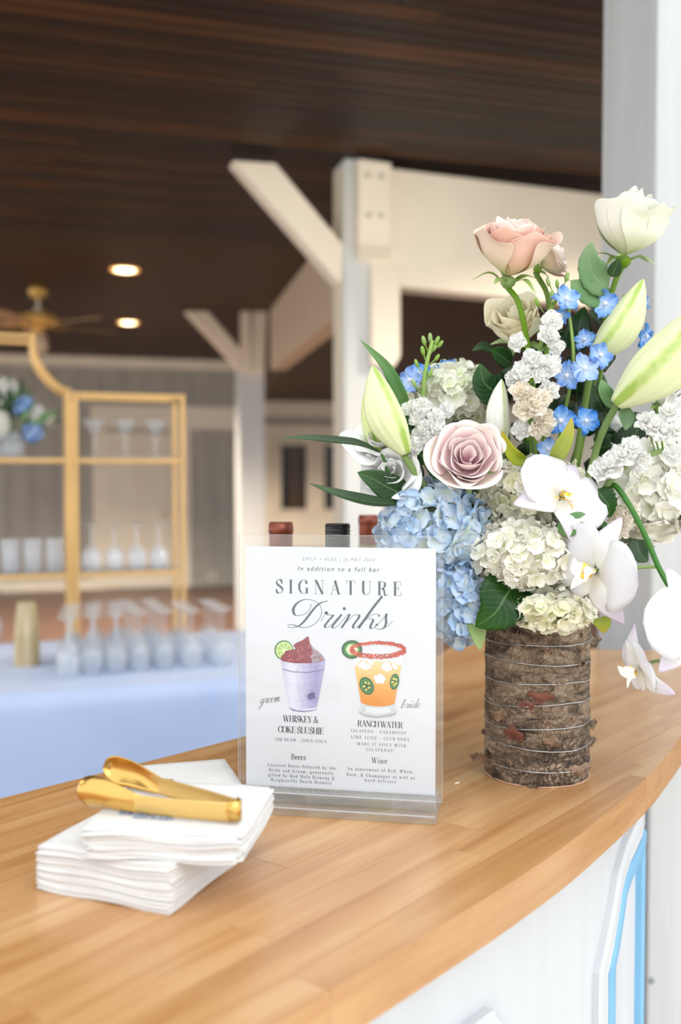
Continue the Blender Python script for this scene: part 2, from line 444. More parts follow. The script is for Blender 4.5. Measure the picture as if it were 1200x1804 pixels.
# ---- further wall on the right with glazed doors
vr = 19.6
ul = -9.0; ur = 16
def on_r(px, py=840):
    d = ray(px, py); t = vr / d.dot(V); q = CAM + d * t; return q.dot(U), q.z
win = [(on_r(491)[0], on_r(543)[0]), (on_r(567)[0], on_r(612)[0])]
wz0, wz1 = on_r(530, 901)[1], on_r(530, 780)[1]
zt = CEIL + 0.02
cuts = [u_end - 1.0, win[0][0], win[0][1], win[1][0], win[1][1], 13.0]
mb = MB()
def piece(a, b_, z0, z1): mb.box(UVP((a + b_) / 2, vr + 0.07, (z0 + z1) / 2), U, (b_ - a) / 2, V, 0.07, ZA, (z1 - z0) / 2)
piece(cuts[0], cuts[1], 0, zt); piece(cuts[2], cuts[3], 0, zt); piece(cuts[4], cuts[5], 0, zt)
for a, b_ in win: piece(a, b_, 0, wz0); piece(a, b_, wz1, zt)
wall_r = structure(mb.build('wall_far', M['cream'], None, False)); wall_r['label'] = 'cream far wall with glazed doors'
structure(slab_uv('trim_3', cuts[0], cuts[4] + 1.5, vr - 0.02, vr, on_r(530, 750)[1], on_r(530, 735)[1], M['gray_paint']))['label'] = 'grey frieze above the glazed doors'
structure(slab_uv('wall_return', u_end - 0.15, u_end, vw + 0.15, vr, 0, zt, M['gray_paint']))
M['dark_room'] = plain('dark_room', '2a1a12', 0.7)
M['curtain'] = plain('brown_curtain', '7a5228', 0.8, noise_amt=0.2, scale=5, stretch=(14, 14, 0.5))
M['pane'] = clear_mat('window_pane', (0.92, 0.93, 0.93, 1), 1.22, 0.03)
for k, (a, b_) in enumerate(win):
    w = thing('window_%d' % (k + 1), UVP((a + b_) / 2, vr, wz0), ['dark window left in the far glazed doors', 'bright window right in the far glazed doors'][k], None, kind='structure')
    mb = MB()
    for z in (wz0, wz1): mb.box(UVP((a + b_) / 2, vr - 0.015, z), U, (b_ - a) / 2 + 0.05, V, 0.03, ZA, 0.04)
    for uu in (a, b_): mb.box(UVP(uu, vr - 0.015, (wz0 + wz1) / 2), U, 0.04, V, 0.03, ZA, (wz1 - wz0) / 2)
    mb.build('window_frame', M['cream'], w, False)
    mb = MB(); mb.box(UVP((a + b_) / 2, vr + 0.05, (wz0 + wz1) / 2), U, (b_ - a) / 2, V, 0.004, ZA, (wz1 - wz0) / 2)
    mb.build('pane', M['pane'], w, False)
a, b_ = win[0]
mb = MB()                                        # the dim room behind the first window
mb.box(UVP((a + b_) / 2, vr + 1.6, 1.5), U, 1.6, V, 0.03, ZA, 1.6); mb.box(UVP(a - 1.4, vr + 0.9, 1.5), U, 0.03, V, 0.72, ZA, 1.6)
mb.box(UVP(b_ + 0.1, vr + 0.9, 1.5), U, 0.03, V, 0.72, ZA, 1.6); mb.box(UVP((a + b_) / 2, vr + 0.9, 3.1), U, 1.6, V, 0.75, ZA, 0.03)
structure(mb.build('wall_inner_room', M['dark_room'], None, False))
mb = MB(); n = 22
mb.grid(lambda s, t: UVP(b_ - 0.06 - s * 0.28, vr + 0.3 + 0.03 * math.sin(s * 22), 0.05 + t * 2.5), 40, 2)
cur = tag(mb.build('curtain', M['curtain'], None), 'brown curtain hanging behind the dark far window', 'curtain')
lp = UVP(a + 0.02, vr + 0.45, on_r(495, 855)[1])  # amber globe and stand added in place of a lamp's reflection in the pane
lamp = thing('reflected_lamp', lp - ZA * lp.z + ZA * 0.0, 'small amber globe added behind the dark far window as a lamp reflection', 'lamp')
mb = MB(); mb.lathe([(0.0, -0.1), (0.07, -0.07), (0.1, 0), (0.07, 0.07), (0, 0.1)], lp, 16); mb.build('globe', glow('amber_glow', (1, 0.45, 0.12, 1), 1.2), lamp)
mb = MB(); mb.tube([lp - ZA * 0.1, lp - ZA * (lp.z - 0.02)], 0.012, 8); mb.lathe([(0.14, 0), (0.14, 0.02), (0.02, 0.035)], lp - ZA * lp.z, 16); mb.build('lamp_stand', M['brass'], lamp)
# ---- posts, braces and beams of the porch
def beam_poly(name, pts, d, mat, label):
    mb = MB(); mb.prism(pts, d); o = bevel(structure(mb.build(name, mat, None, False)), 0.006); o['label'] = label; return o
# near centre post
c0 = Vector((0.0195, 4.80, 0)); W_ = 0.2
mb = MB(); mb.box(c0 + U * W_ / 2 + V * W_ / 2 + ZA * CEIL / 2, U, W_ / 2, V, W_ / 2, ZA, CEIL / 2)
o = bevel(structure(mb.build('porch_post', M['post_paint'], None, False)), 0.006); o['label'] = 'white porch post behind the menu sign'
def fz(px, py, off=0.0):                         # point on the plane of the post's front face, off metres before it
    n = V; base = c0 - V * off; d = ray(px, py); t = (base - CAM).dot(n) / d.dot(n); return CAM + d * t
def board(name, pix, off, thick, mat, label):
    return beam_poly(name, [fz(px, py, off) for px, py in pix], V * thick, mat, label)
board('knee_brace', [(410, 282), (486, 287), (606, 432), (601, 502)], -0.02, 0.12, M['cream'], 'diagonal cream brace rising from the near post to the ceiling')
board('header_beam', [(655, 292), (1300, 372), (1300, 566), (706, 505), (655, 502)], 0.02, 0.14, M['cream'], 'wide cream header beam across the dark opening')
pb = board('beam_end', [(632, 279), (690, 287), (690, 432), (632, 431)], 0.09, 0.09, M['cream'], 'bolted cream beam end above the near post')
mb = MB(); q = [fz(632, 431, 0.09), fz(690, 432, 0.09), fz(684, 466, 0.0), fz(628, 464, 0.0)]
mb.prism([q[0], q[3], q[3] + ZA * 0.09, q[0] + ZA * 0.001], q[1] - q[0]); mb.build('corbel', M['cream'], pb, False)
bolt_prof = [(0.0, 0.012), (0.009, 0.011), (0.012, 0.004), (0.012, 0.0)]
M['bolt'] = plain('grey_bolt', 'b9b4aa', 0.5, metal=0.2)
for px, py in ((648, 309), (672, 311), (649, 379), (671, 380)):
    mb = MB(); mb.lathe(bolt_prof, n=10); mb.xform(mat4(frame_z(-V), fz(px, py, 0.092))); mb.build('bolt', M['bolt'], pb)
board('post_board', [(655, 466), (706, 470), (706, 628), (694, 648), (655, 643)], 0.05, 0.05, M['cream'], 'cream trim board beside the near post with clipped corner')
# a slim board on the shaded side of the post
mb = MB(); mb.box(c0 - U * 0.003 + V * 0.10 + ZA * 1.46, U, 0.003, V, 0.08, ZA, 1.46); bevel(structure(mb.build('side_board', M['cream'], None, False)), 0.004)
# far post with its braces
cf = Vector((-0.93, 9.2, 0)); WF = 0.235
mb = MB(); mb.box(cf + U * WF / 2 + V * WF / 2 + ZA * 1.3, U, WF / 2, V, WF / 2, ZA, 1.3)
o = bevel(structure(mb.build('porch_post', M['post_paint'], None, False)), 0.008); o['label'] = 'white far post beside the gold shelf'
def ff(px, py, off=0.0):
    base = cf - V * off; d = ray(px, py); t = (base - CAM).dot(V) / d.dot(V); return CAM + d * t
def fboard(name, pix, off, thick, label): return beam_poly(name, [ff(*p, off) for p in pix], V * thick, M['cream'], label)
fboard('knee_brace', [(327, 548), (366, 548), (430, 622), (427, 656)], 0.0, 0.12, 'diagonal cream brace on the far post')
fboard('post_plate', [(426, 545), (442, 545), (444, 660), (426, 660)], 0.03, 0.1, 'left upright plate on the far post')
fboard('post_plate', [(449, 540), (471, 536), (466, 660), (446, 660)], 0.06, 0.1, 'right upright plate on the far post')
# beam running back from near post to far post
bl0 = Vector((-0.217, 6.97, 0)); bd = (Vector((-0.6377, 9.0787, 0)) - bl0).normalized(); bn = Vector((bd.y, -bd.x, 0))
s0 = bl0 - bd * 2.0; s1 = bl0 + bd * 2.15
mb = MB(); mb.prism([s0 + ZA * 2.40, s1 + ZA * 2.40, s1 + ZA * CEIL, s0 + ZA * CEIL], bn * 0.14)
M['shade_paint'] = plain('shaded_cream_paint', 'd0bda6', 0.55, noise_amt=0.04)  # cream darkened to beige, putting the beam's shade into its colour
bevel(structure(mb.build('cross_beam', M['shade_paint'], None, False)), 0.006)['label'] = 'deep cream beam between the two posts, coloured as in shade'
# right pillar the bar dies into
pc = Vector((0.637, 2.03, 0)); PS = 0.212
mb = MB(); mb.box(pc + U * PS / 2 + V * PS / 2 + ZA * CEIL / 2, U, PS / 2, V, PS / 2, ZA, CEIL / 2)
o = bevel(structure(mb.build('porch_pillar', M['pillar_paint'], None, False)), 0.006, 3); o['label'] = 'white square pillar at the bar end behind the flowers'
M['nail'] = plain('nail_head', '8f959b', 0.5, 0.5)
d = ray(1148, 1728); t = (pc - CAM).dot(V) / d.dot(V); q = CAM + d * t
mb = MB(); mb.lathe([(0, 0.003), (0.006, 0.002), (0.007, 0)], n=10); mb.xform(mat4(frame_z(-V), q)); mb.build('nail', M['nail'], o)

# ---- recessed lights
trimprof = [(0.072, 0.03), (0.072, 0.0), (0.098, -0.006), (0.104, 0.0), (0.104, 0.006)]
M['can_trim'] = plain('can_trim', 'd9b070', 0.4, metal=0.3)
for (px, py), lab in zip(((220, 475), (226, 568)), ('nearer recessed ceiling light glowing amber', 'farther recessed ceiling light glowing amber')):
    g = G(px, py, CEIL)
    t = thing('recessed_light', g, lab, 'ceiling light', 'recessed ceiling lights')
    mb = MB(); mb.lathe(trimprof, g - ZA * 0.004, 28); mb.build('trim_ring', glow('warm_ring', (1.0, 0.48, 0.13, 1), 0.75), t)
    mb = MB(); mb.lathe([(0, -0.014), (0.04, -0.012), (0.074, -0.003), (0.074, 0.004)], g - ZA * 0.002, 24); mb.build('lens', glow('warm_lens', (1.0, 0.80, 0.45, 1), 6.0), t)
    ld = bpy.data.lights.new('can_light', 'SPOT'); ld.energy = 430; ld.color = (1, 0.84, 0.66); ld.spot_size = math.radians(120); ld.spot_blend = 0.8; ld.shadow_soft_size = 0.06
    lo = bpy.data.objects.new('can_light', ld); COL.objects.link(lo); lo.location = g - ZA * 0.05; lo.parent = None

# warm cans added out of view to brighten the beams and back walls
for u_, v_ in ((-2.9, 3.4), (2.8, 3.5), (-3.9, 6.8), (3.9, 6.5), (-3.9, 9.6), uv_of(P(448, 680, 16.2)), uv_of(P(640, 680, 16.5))):
    g = UVP(u_, v_, CEIL); t = thing('recessed_light', g, 'added unseen ceiling light ' + ('over the left end of the bar' if u_ == -2.9 else 'beyond the pillar over the bar end' if u_ == 2.8 else 'left of the ceiling fan, nearer one' if u_ == -3.9 and v_ < 8 else 'behind the header beam' if u_ == 3.9 else 'before the glazed doors, left one' if v_ > 12 and u_ < 4 else 'before the glazed doors, right one' if v_ > 12 else 'left of the ceiling fan, farther one'), 'ceiling light', 'recessed ceiling lights')
    mb = MB(); mb.lathe(trimprof, g - ZA * 0.004, 28); mb.build('trim_ring', bpy.data.materials['warm_ring'], t)
    mb = MB(); mb.lathe([(0, -0.014), (0.04, -0.012), (0.074, -0.003), (0.074, 0.004)], g - ZA * 0.002, 24); mb.build('lens', bpy.data.materials['warm_lens'], t)
    ld = bpy.data.lights.new('can_light', 'SPOT'); ld.energy = 150 if v_ < 4 else 250; ld.color = (1, 0.84, 0.66); ld.spot_size = math.radians(150); ld.spot_blend = 0.6; ld.shadow_soft_size = 0.06
    lo = bpy.data.objects.new('can_light', ld); COL.objects.link(lo); lo.location = g - ZA * 0.05

# added swivel fill spots, out of view, aimed in to brighten the beams
for u_, v_, lab in ((1.2, 2.5, 'added swivel fill lamp on the ceiling above the bar, right one'), (-1.1, 3.2, 'added swivel fill lamp on the ceiling above the bar, left one')):
    g = UVP(u_, v_, CEIL); t = thing('fill_spotlight', g, lab, 'fill_spotlight', 'added swivel fill lamps above the bar'); aim = (V * 0.86 - ZA * 0.5).normalized()
    mb = MB(); mb.lathe([(0, 0), (0.05, 0), (0.05, -0.015), (0.012, -0.02), (0.012, -0.07), (0, -0.07)], g, 20); mb.build('mount', M['black_metal'], t)
    mb = MB(); mb.lathe([(0, -0.07), (0.03, -0.06), (0.038, 0.0), (0.04, 0.06), (0.036, 0.06), (0.034, 0.03), (0, 0.03)], n=20); mb.xform(mat4(frame_z(aim), g - ZA * 0.09)); mb.build('lamp_head', M['black_metal'], t)
    ld = bpy.data.lights.new('fill_spot', 'SPOT'); ld.energy = 34; ld.color = (1, 0.9, 0.76); ld.spot_size = math.radians(110); ld.spot_blend = 0.9; ld.shadow_soft_size = 0.05
    lo = bpy.data.objects.new('fill_spot', ld); COL.objects.link(lo); lo.location = g - ZA * 0.09 + aim * 0.065; lo.rotation_euler = aim.to_track_quat('-Z', 'Y').to_euler()

# ---- ceiling fan
fg = G(67, 508, CEIL); fan = thing('ceiling_fan', fg, 'brass five blade ceiling fan left of the recessed lights', 'fan')
M['blade'] = wood_mat('fan_blade', [(0.2, '94764f'), (0.8, 'c8a47c')], (3, 20, 20), 0.5, 0.1, 0.1)
mb = MB(); mb.lathe([(0.075, 0.0), (0.078, -0.03), (0.06, -0.065), (0.025, -0.085), (0, -0.085)], fg, 24); mb.build('canopy', M['brass'], fan)
mb = MB(); mb.tube([fg - ZA * 0.08, fg - ZA * 0.2], 0.015, 10); mb.lathe([(0.02, -0.14), (0.045, -0.19), (0.045, -0.2)], fg, 16); mb.build('downrod', M['cream'], fan)
mb = MB(); mb.lathe([(0.03, -0.18), (0.09, -0.2), (0.135, -0.215), (0.148, -0.245), (0.145, -0.27), (0.125, -0.29), (0.06, -0.3), (0.03, -0.3)], fg, 28); mb.build('motor', M['brass'], fan)
mb = MB(); mb.lathe([(0.05, -0.3), (0.055, -0.34), (0.035, -0.36), (0, -0.36)], fg, 20); mb.build('switch_housing', M['brass'], fan)
mb = MB(); mb.lathe([(0.035, -0.36), (0.06, -0.375), (0.075, -0.44), (0.07, -0.50), (0.03, -0.52), (0, -0.52)], fg, 20); mb.build('lamp_shade', M['shade_paint'], fan)
for k in range(5):
    a = math.radians(20 - 72 * k - 52); d = Vector((math.cos(a), math.sin(a), 0)); s = Vector((-d.y, d.x, 0)) + ZA * 0.2
    c = fg - ZA * 0.295
    mb = MB(); out = [(0.2, -0.055), (0.24, -0.065), (0.62, -0.075), (0.67, -0.05), (0.685, 0.0), (0.67, 0.05), (0.62, 0.075), (0.24, 0.065), (0.2, 0.055)]
    mb.prism([c + d * x + s * y for x, y in out], ZA * 0.008); bl = mb.build('blade', M['blade'], fan, False)
    mb = MB(); mb.box(c + d * 0.16 - ZA * 0.004, d, 0.08, s.normalized(), 0.018, ZA, 0.005); mb.build('blade_iron', M['brass'], fan, False)
# ================================================================== bar worktop of glued staves
ZT = 1.08; TH = 0.04
rim = [(-0.52, 0.10), (-0.30, 0.345), (-0.12, 0.54), (-0.0367, 0.632), (0.0161, 0.6933), (0.102, 0.7941), (0.1640, 0.870), (0.2347, 0.9640), (0.352, 1.1404), (0.408, 1.238), (0.4606, 1.3349), (0.55, 1.51), (0.65, 1.72), (0.76, 1.93), (0.835, 2.058)]
endp = [(0.632, 1.999), (0.51, 2.02), (0.32, 2.19)]
backp = [(0.262, 2.115), (0.2364, 2.0625), (0.165, 1.87), (0.07, 1.66), (-0.03, 1.47), (-0.1373, 1.3261), (-0.3711, 1.0732), (-0.70, 0.73), (-1.05, 0.38)]
def cr2(pts, n): return [(p.x, p.y) for p in catmull([(a, b_, 0) for a, b_ in pts], n)]
rim_s = cr2(rim, 70); back_s = cr2(backp, 34)
outline = rim_s + endp + back_s
AW = math.radians(51.5); dw = Vector((math.cos(AW), math.sin(AW))); nw = Vector((-dw.y, dw.x))
loc2 = [(Vector(p).dot(dw), Vector(p).dot(nw)) for p in outline]
def clip(poly, ax, lim, keep_less):
    out = []
    for i in range(len(poly)):
        a, b_ = poly[i], poly[(i + 1) % len(poly)]
        ia = (a[ax] <= lim) == keep_less or a[ax] == lim; ib = (b_[ax] <= lim) == keep_less or b_[ax] == lim
        if ia: out.append(a)
        if ia != ib:
            t = (lim - a[ax]) / (b_[ax] - a[ax]); out.append((a[0] + (b_[0] - a[0]) * t, a[1] + (b_[1] - a[1]) * t))
    return out
def area(p): return 0.5 * sum(p[i][0] * p[(i + 1) % len(p)][1] - p[(i + 1) % len(p)][0] * p[i][1] for i in range(len(p)))
top = thing('bar_worktop', (0, 0, ZT - TH), 'curved honey coloured butcher block bar top', 'bar top')
SW = 0.043; GAP = 0.00014
nmin = min(p[1] for p in loc2); nmax = max(p[1] for p in loc2); smin = min(p[0] for p in loc2); smax = max(p[0] for p in loc2)
rs = random.Random(5)
edge_set = set((round(a, 5), round(b_, 5)) for a, b_ in loc2)
row = nmin; made = 0
while row < nmax:
    band = clip(clip(loc2, 1, row + GAP, False), 1, row + SW - GAP, True)
    s_split = Vector((-0.1373, 1.3261)).dot(dw)
    parts_ = [band] if row + SW < 0.925 else [clip(band, 0, s_split, True), clip(band, 0, s_split, False)]
    jobs = []
    for strip in parts_:
        s = smin - rs.random() * 0.35
        while s < smax and len(strip) > 2:
            ln = rs.uniform(0.30, 0.62); jobs.append((strip, s, ln)); s += ln
    for strip, s, ln in jobs:
        pl = clip(clip(strip, 0, s + GAP, False), 0, s + ln - GAP, True)
        cl = []
        for p in pl:
            if not cl or (abs(p[0] - cl[-1][0]) + abs(p[1] - cl[-1][1])) > 1e-5: cl.append(p)
        if len(cl) > 2 and abs(cl[0][0] - cl[-1][0]) + abs(cl[0][1] - cl[-1][1]) < 1e-5: cl.pop()
        spiky = True                              # drop zero width tails left by the clipping
        while spiky and len(cl) > 2:
            spiky = False
            for i in range(len(cl)):
                a, p, c = Vector(cl[i - 1]), Vector(cl[i]), Vector(cl[(i + 1) % len(cl)])
                d0, d1 = p - a, c - p
                if abs(d0.x * d1.y - d0.y * d1.x) < 1e-7 and d0.dot(d1) < 0: cl.pop(i); spiky = True; break
        if len(cl) > 2 and abs(area(cl)) > 2e-5:
            if area(cl) < 0: cl.reverse()
            cx = sum(p[0] for p in cl) / len(cl); cy = sum(p[1] for p in cl) / len(cl)
            dz = rs.uniform(-0.00012, 0.00012)
            bm = bmesh.new()
            n = len(cl)
            # the free edge of the bar is rounded over; joints between staves stay sharp
            def free(p, q):
                m = ((p[0] + q[0]) / 2, (p[1] + q[1]) / 2)
                return not (abs(m[1] - row) < 3e-4 or abs(m[1] - row - SW) < 3e-4 or abs(m[0] - s) < 3e-4 or abs(m[0] - s - ln) < 3e-4 or abs(m[0] - s_split) < 1e-4)
            tv = [bm.verts.new((p[0] - cx, p[1] - cy, TH + dz)) for p in cl]
            bv = [bm.verts.new((p[0] - cx, p[1] - cy, 0.0)) for p in cl]
            bm.faces.new(tv); bm.faces.new(bv[::-1])
            for i in range(n):
                j = (i + 1) % n; bm.faces.new((bv[i], bv[j], tv[j], tv[i]))
            bm.edges.ensure_lookup_table()
            ed = []
            for i in range(n):
                j = (i + 1) % n
                if free(cl[i], cl[j]):
                    for a, b_ in ((tv[i], tv[j]), (bv[i], bv[j])):
                        e = bm.edges.get((a, b_))
                        if e: ed.append(e)
            if ed and cy < 0.80:
                try: bmesh.ops.bevel(bm, geom=ed, offset=0.0035, segments=3, affect='EDGES', profile=0.5, clamp_overlap=True)
                except Exception: pass
            me = bpy.data.meshes.new('stave'); bm.to_mesh(me); bm.free(); me.materials.append(M['stave'])
            o = bpy.data.objects.new('stave', me); COL.objects.link(o); o.parent = top
            o.location = (dw.x * cx + nw.x * cy, dw.y * cx + nw.y * cy, 0); o.rotation_euler = (0, 0, AW); made += 1
    row += SW

# ================================================================== bar front
front = [(-0.62, 0.06), (-0.35, 0.355), (-0.175, 0.56), (-0.075, 0.662), (-0.021, 0.7235), (0.0655, 0.8255), (0.128, 0.900), (0.196, 0.991), (0.310, 1.165), (0.362, 1.268), (0.4045, 1.345), (0.452, 1.50), (0.503, 1.68), (0.55, 1.86), (0.60, 1.985)]
front_s = cr2(front, 90)
cum = [0.0]
for i in range(1, len(front_s)): cum.append(cum[-1] + math.dist(front_s[i], front_s[i - 1]))
def at_s(s):
    s = max(0, min(cum[-1] - 1e-6, s)); i = 0
    while cum[i + 1] < s: i += 1
    t = (s - cum[i]) / (cum[i + 1] - cum[i]); a, b_ = Vector(front_s[i]), Vector(front_s[i + 1])
    d = (b_ - a).normalized(); p = a.lerp(b_, t); return p, Vector((d.y, -d.x))
def s_at(ratio):                                # arc length where the front is seen in a given direction X / Y
    best = min(range(len(front_s)), key=lambda i: abs(front_s[i][0] / max(0.2, front_s[i][1]) - ratio) + (10 if front_s[i][1] > 1.36 or front_s[i][1] < 0.6 else 0))
    return cum[best]
inner = [(0.56, 2.02), (0.50, 2.00), (0.335, 2.12), (0.28, 2.04), (0.21, 1.84), (0.115, 1.63), (0.015, 1.44), (-0.09, 1.295), (-0.32, 1.04), (-0.65, 0.69), (-0.98, 0.33)]
cab = thing('bar_counter', (0.1, 1.0, 0), 'white curved bar front with blue panel moulding', 'bar counter')
mb = MB(); mb.prism([Vector((a, b_, 0.0)) for a, b_ in front_s + inner], Vector((0, 0, ZT - TH)))
mb.build('bar_body', M['white_paint'], cab, False)
def strip(pts, w, out, mat, name, parent=cab, prof=None):
    """moulding strip that follows the curved front; pts are (arc length, height)"""
    fine = [pts[0]]
    for a, b_ in zip(pts, pts[1:]):
        k = max(1, int(math.dist(a, b_) / 0.03))
        fine += [(a[0] + (b_[0] - a[0]) * i / k, a[1] + (b_[1] - a[1]) * i / k) for i in range(1, k + 1)]
    prof = prof or [(-w / 2, -0.001), (-w / 2, out * 0.7), (-w * 0.3, out), (w * 0.3, out), (w / 2, out * 0.7), (w / 2, -0.001)]
    mb = MB(); n = len(prof)
    for i, (s, z) in enumerate(fine):
        a = Vector(fine[max(i - 1, 0)]); b_ = Vector(fine[min(i + 1, len(fine) - 1)])
        t = (b_ - a).normalized(); q = Vector((-t.y, t.x))
        for x, y in prof:
            p, nn = at_s(s + q.x * x); zz = z + q.y * x
            mb.add((p.x + nn.x * y, p.y + nn.y * y, zz))
    for i in range(len(fine) - 1):
        for k in range(n - 1):
            mb.face((i * n + k, i * n + k + 1, (i + 1) * n + k + 1, (i + 1) * n + k))
    mb.face(list(range(n))); mb.face([(len(fine) - 1) * n + k for k in range(n)][::-1])
    return mb.build(name, mat, parent, False)
s_hi = s_at(0.3005)
strip([(0.1, ZT - TH - 0.016), (cum[-1] - 0.02, ZT - TH - 0.016)], 0.03, 0.012, M['white_paint'], 'cornice_strip')
def zf(px, py):
    r_ = (px - 600) / FPX; s = s_at(r_); p, nn = at_s(s); return s, P(px, py, p.y).z
# panel with the clipped corners: white outer frame, blue inner moulding
blue = [zf(1074, 1810), zf(1073, 1700), zf(1093, 1567), zf(1131, 1470)]
blue[0] = (blue[1][0], 0.25)
strip(blue, 0.021, 0.013, M['blue_paint'], 'blue_moulding')
strip([(blue[3][0] - 0.005, blue[3][1] - 0.004), (blue[3][0] - 0.005, 0.25)], 0.026, 0.012, M['blue_paint'], 'blue_moulding')
strip([(blue[3][0], 0.25), (blue[0][0], 0.25)], 0.021, 0.013, M['blue_paint'], 'blue_moulding')
wf = [(blue[0][0] - 0.03, 0.22), (blue[1][0] - 0.03, blue[1][1] + 0.004), (blue[2][0] - 0.026, blue[2][1] + 0.02), (blue[3][0] - 0.01, blue[3][1] + 0.03)]
strip(wf, 0.034, 0.011, M['white_paint'], 'panel_frame')
strip([(blue[3][0] + 0.03, blue[3][1] + 0.04), (blue[3][0] + 0.03, 0.22)], 0.03, 0.009, M['white_paint'], 'panel_frame')
# plain white panel to its left
a1 = zf(906, 1752); a0 = zf(842, 1796)
pz = a1[1] - 0.005
ring = [(a1[0] - 0.005, 0.25), (a1[0] - 0.005, pz - 0.05), (a1[0] - 0.05, pz), (0.55, pz), (0.50, pz - 0.05), (0.50, 0.25), (a1[0] - 0.005, 0.25)]
strip(ring, 0.028, 0.014, M['white_paint'], 'panel_frame')
strip([(s_ + (-0.035 if s_ > 0.8 else 0.035), z_ + (-0.035 if z_ > 0.4 else 0.03)) for s_, z_ in ring], 0.012, 0.008, M['white_paint'], 'panel_frame')

# ================================================================== acrylic sign holder and its printed sheet
sd = Vector((0.2032, -0.0376, 0)).normalized(); sn = Vector((sd.y, -sd.x, 0))     # along the sign, and toward the guests
s_mid = Vector((-0.0014, 1.0428, 0))
M['acrylic'] = clear_mat('clear_acrylic', (0.985, 0.99, 0.99, 1), 1.45, 0.0, body=0.015)
M['acrylic_edge'] = clear_mat('acrylic_edge', (0.80, 0.83, 0.84, 1), 1.6, 0.12, body=0.42, body_col=(0.78, 0.80, 0.82, 1))
M['acrylic_block'] = clear_mat('acrylic_block', (0.93, 0.945, 0.955, 1), 1.65, 0.03, body=0.05, body_col=(0.9, 0.92, 0.95, 1))
holder = thing('sign_holder', s_mid + ZA * ZT, 'clear acrylic sign holder standing on the bar top', 'sign holder')
def plate(c, w, t, z0, z1, name, ms):
    mb = MB(); b = 0
    mb.box(c + ZA * (z0 + z1) / 2, sd, w / 2, sn, t / 2, ZA, (z1 - z0) / 2)
    if len(ms) > 1: mb.m = [1, 1, 0, 0, 1, 1]
    return mb.build(name, ms, holder, False)
plate(s_mid + sn * 0.0042, 0.2185, 0.0028, ZT + 0.014, 1.3692, 'front_sheet', [M['acrylic'], M['acrylic_edge']])
plate(s_mid - sn * 0.0022, 0.2185, 0.0028, ZT + 0.014, 1.3692, 'back_sheet', [M['acrylic'], M['acrylic_edge']])
# two stacked base pieces with rounded ends
def base_block(z0, z1, y0, y1, w, name):
    mb = MB(); h = z1 - z0
    prof = [(y0, 0), (y1, 0), (y1, h * 0.75), (y1 - 0.002, h), (y0 + 0.002, h), (y0, h * 0.75)]
    mb.prism([s_mid - sd * w / 2 + sn * a + ZA * (z0 + b_) for a, b_ in prof], sd * w)
    return bevel(mb.build(name, [M['acrylic_block']], holder, False), 0.0015)
base_block(ZT + 0.0003, ZT + 0.0098, -0.036, 0.036, 0.212, 'base_plate')
base_block(ZT + 0.0108, ZT + 0.0215, 0.0045, 0.024, 0.210, 'base_rail')
base_block(ZT + 0.0108, ZT + 0.0215, -0.024, -0.0045, 0.210, 'base_rail')
mb = MB()
for q in (0.0245, 0.0365):
    mb.box(s_mid + sn * q + ZA * (ZT + (0.0205 if q < 0.03 else 0.0090)), sd, 0.1045, sn, 0.0004, ZA, 0.0007)
mb.build('edge_glint', M['acrylic_edge'], holder, False)

SWD, SHT = 0.2035, 0.2572
sheet_o = Vector((-0.1029, 1.0616, 1.0993))                       # lower left corner of the sheet
card = thing('menu_sheet', s_mid + ZA * 1.0993, 'white drinks menu sheet headed SIGNATURE Drinks inside the acrylic sign', 'menu')
M['paper'] = plain('menu_paper', 'dcdee4', 0.6, noise_amt=0.01)
mb = MB(); mb.box(s_mid + ZA * (1.0993 + SHT / 2), sd, SWD / 2, sn, 0.00025, ZA, SHT / 2); mb.build('sheet', M['paper'], card, False)
s_left = s_mid - sd * SWD / 2
def st(px, py):                                                    # photograph point -> place on the sheet
    d = ray(px, py); t = (s_mid - CAM).dot(sn) / d.dot(sn); q = CAM + d * t
    return (q - s_left).dot(sd), q.z
def on_sheet(x, z, lift=0.0003): return s_left + sd * x + sn * lift + ZA * z
M['ink'] = plain('dark_ink', '46525a', 0.5, noise_amt=0.02); M['ink_gray'] = plain('grey_ink', '8a93a0', 0.5, noise_amt=0.02)
M['ink_black'] = plain('black_ink', '2c3236', 0.5, noise_amt=0.02); M['ink_mid'] = plain('mid_grey_ink', '6d757e', 0.5, noise_amt=0.02)

# --- a high contrast serif alphabet drawn with thick (K) and thin (N) strokes and modulated curves (C, Z)
GL = {}
def g(ch, w, *st_): GL[ch] = (w, st_)
def K(*p): return ('K', p)
def N(*p): return ('N', p)
def Cv(*p): return ('C', p)
def Zv(*p): return ('Z', p)
def ser(x, y, h=0.12): return N((x - h, y), (x + h, y))
g('A', .78, N((.1, 0), (.38, 1)), K((.36, 1), (.64, 0)), N((.2, .34), (.54, .34)), ser(.1, .015, .1), ser(.64, .015))
g('B', .66, K((.15, 0), (.15, 1)), ser(.12, .985, .1), ser(.12, .015, .1), Cv((.15, .985), (.36, .98), (.5, .88), (.5, .66), (.38, .54), (.15, .53)), Cv((.3, .53), (.47, .49), (.58, .36), (.57, .14), (.42, .02), (.15, .015)))
g('C', .70, Cv((.62, .70), (.57, .90), (.42, .985), (.22, .92), (.09, .70), (.07, .5), (.09, .3), (.22, .08), (.42, .015), (.58, .12), (.64, .32)), N((.62, .66), (.62, .98)))
g('D', .74, K((.15, 0), (.15, 1)), ser(.12, .985, .1), ser(.12, .015, .1), Cv((.15, .985), (.38, .98), (.57, .86), (.66, .64), (.67, .5), (.66, .36), (.57, .14), (.38, .02), (.15, .015)))
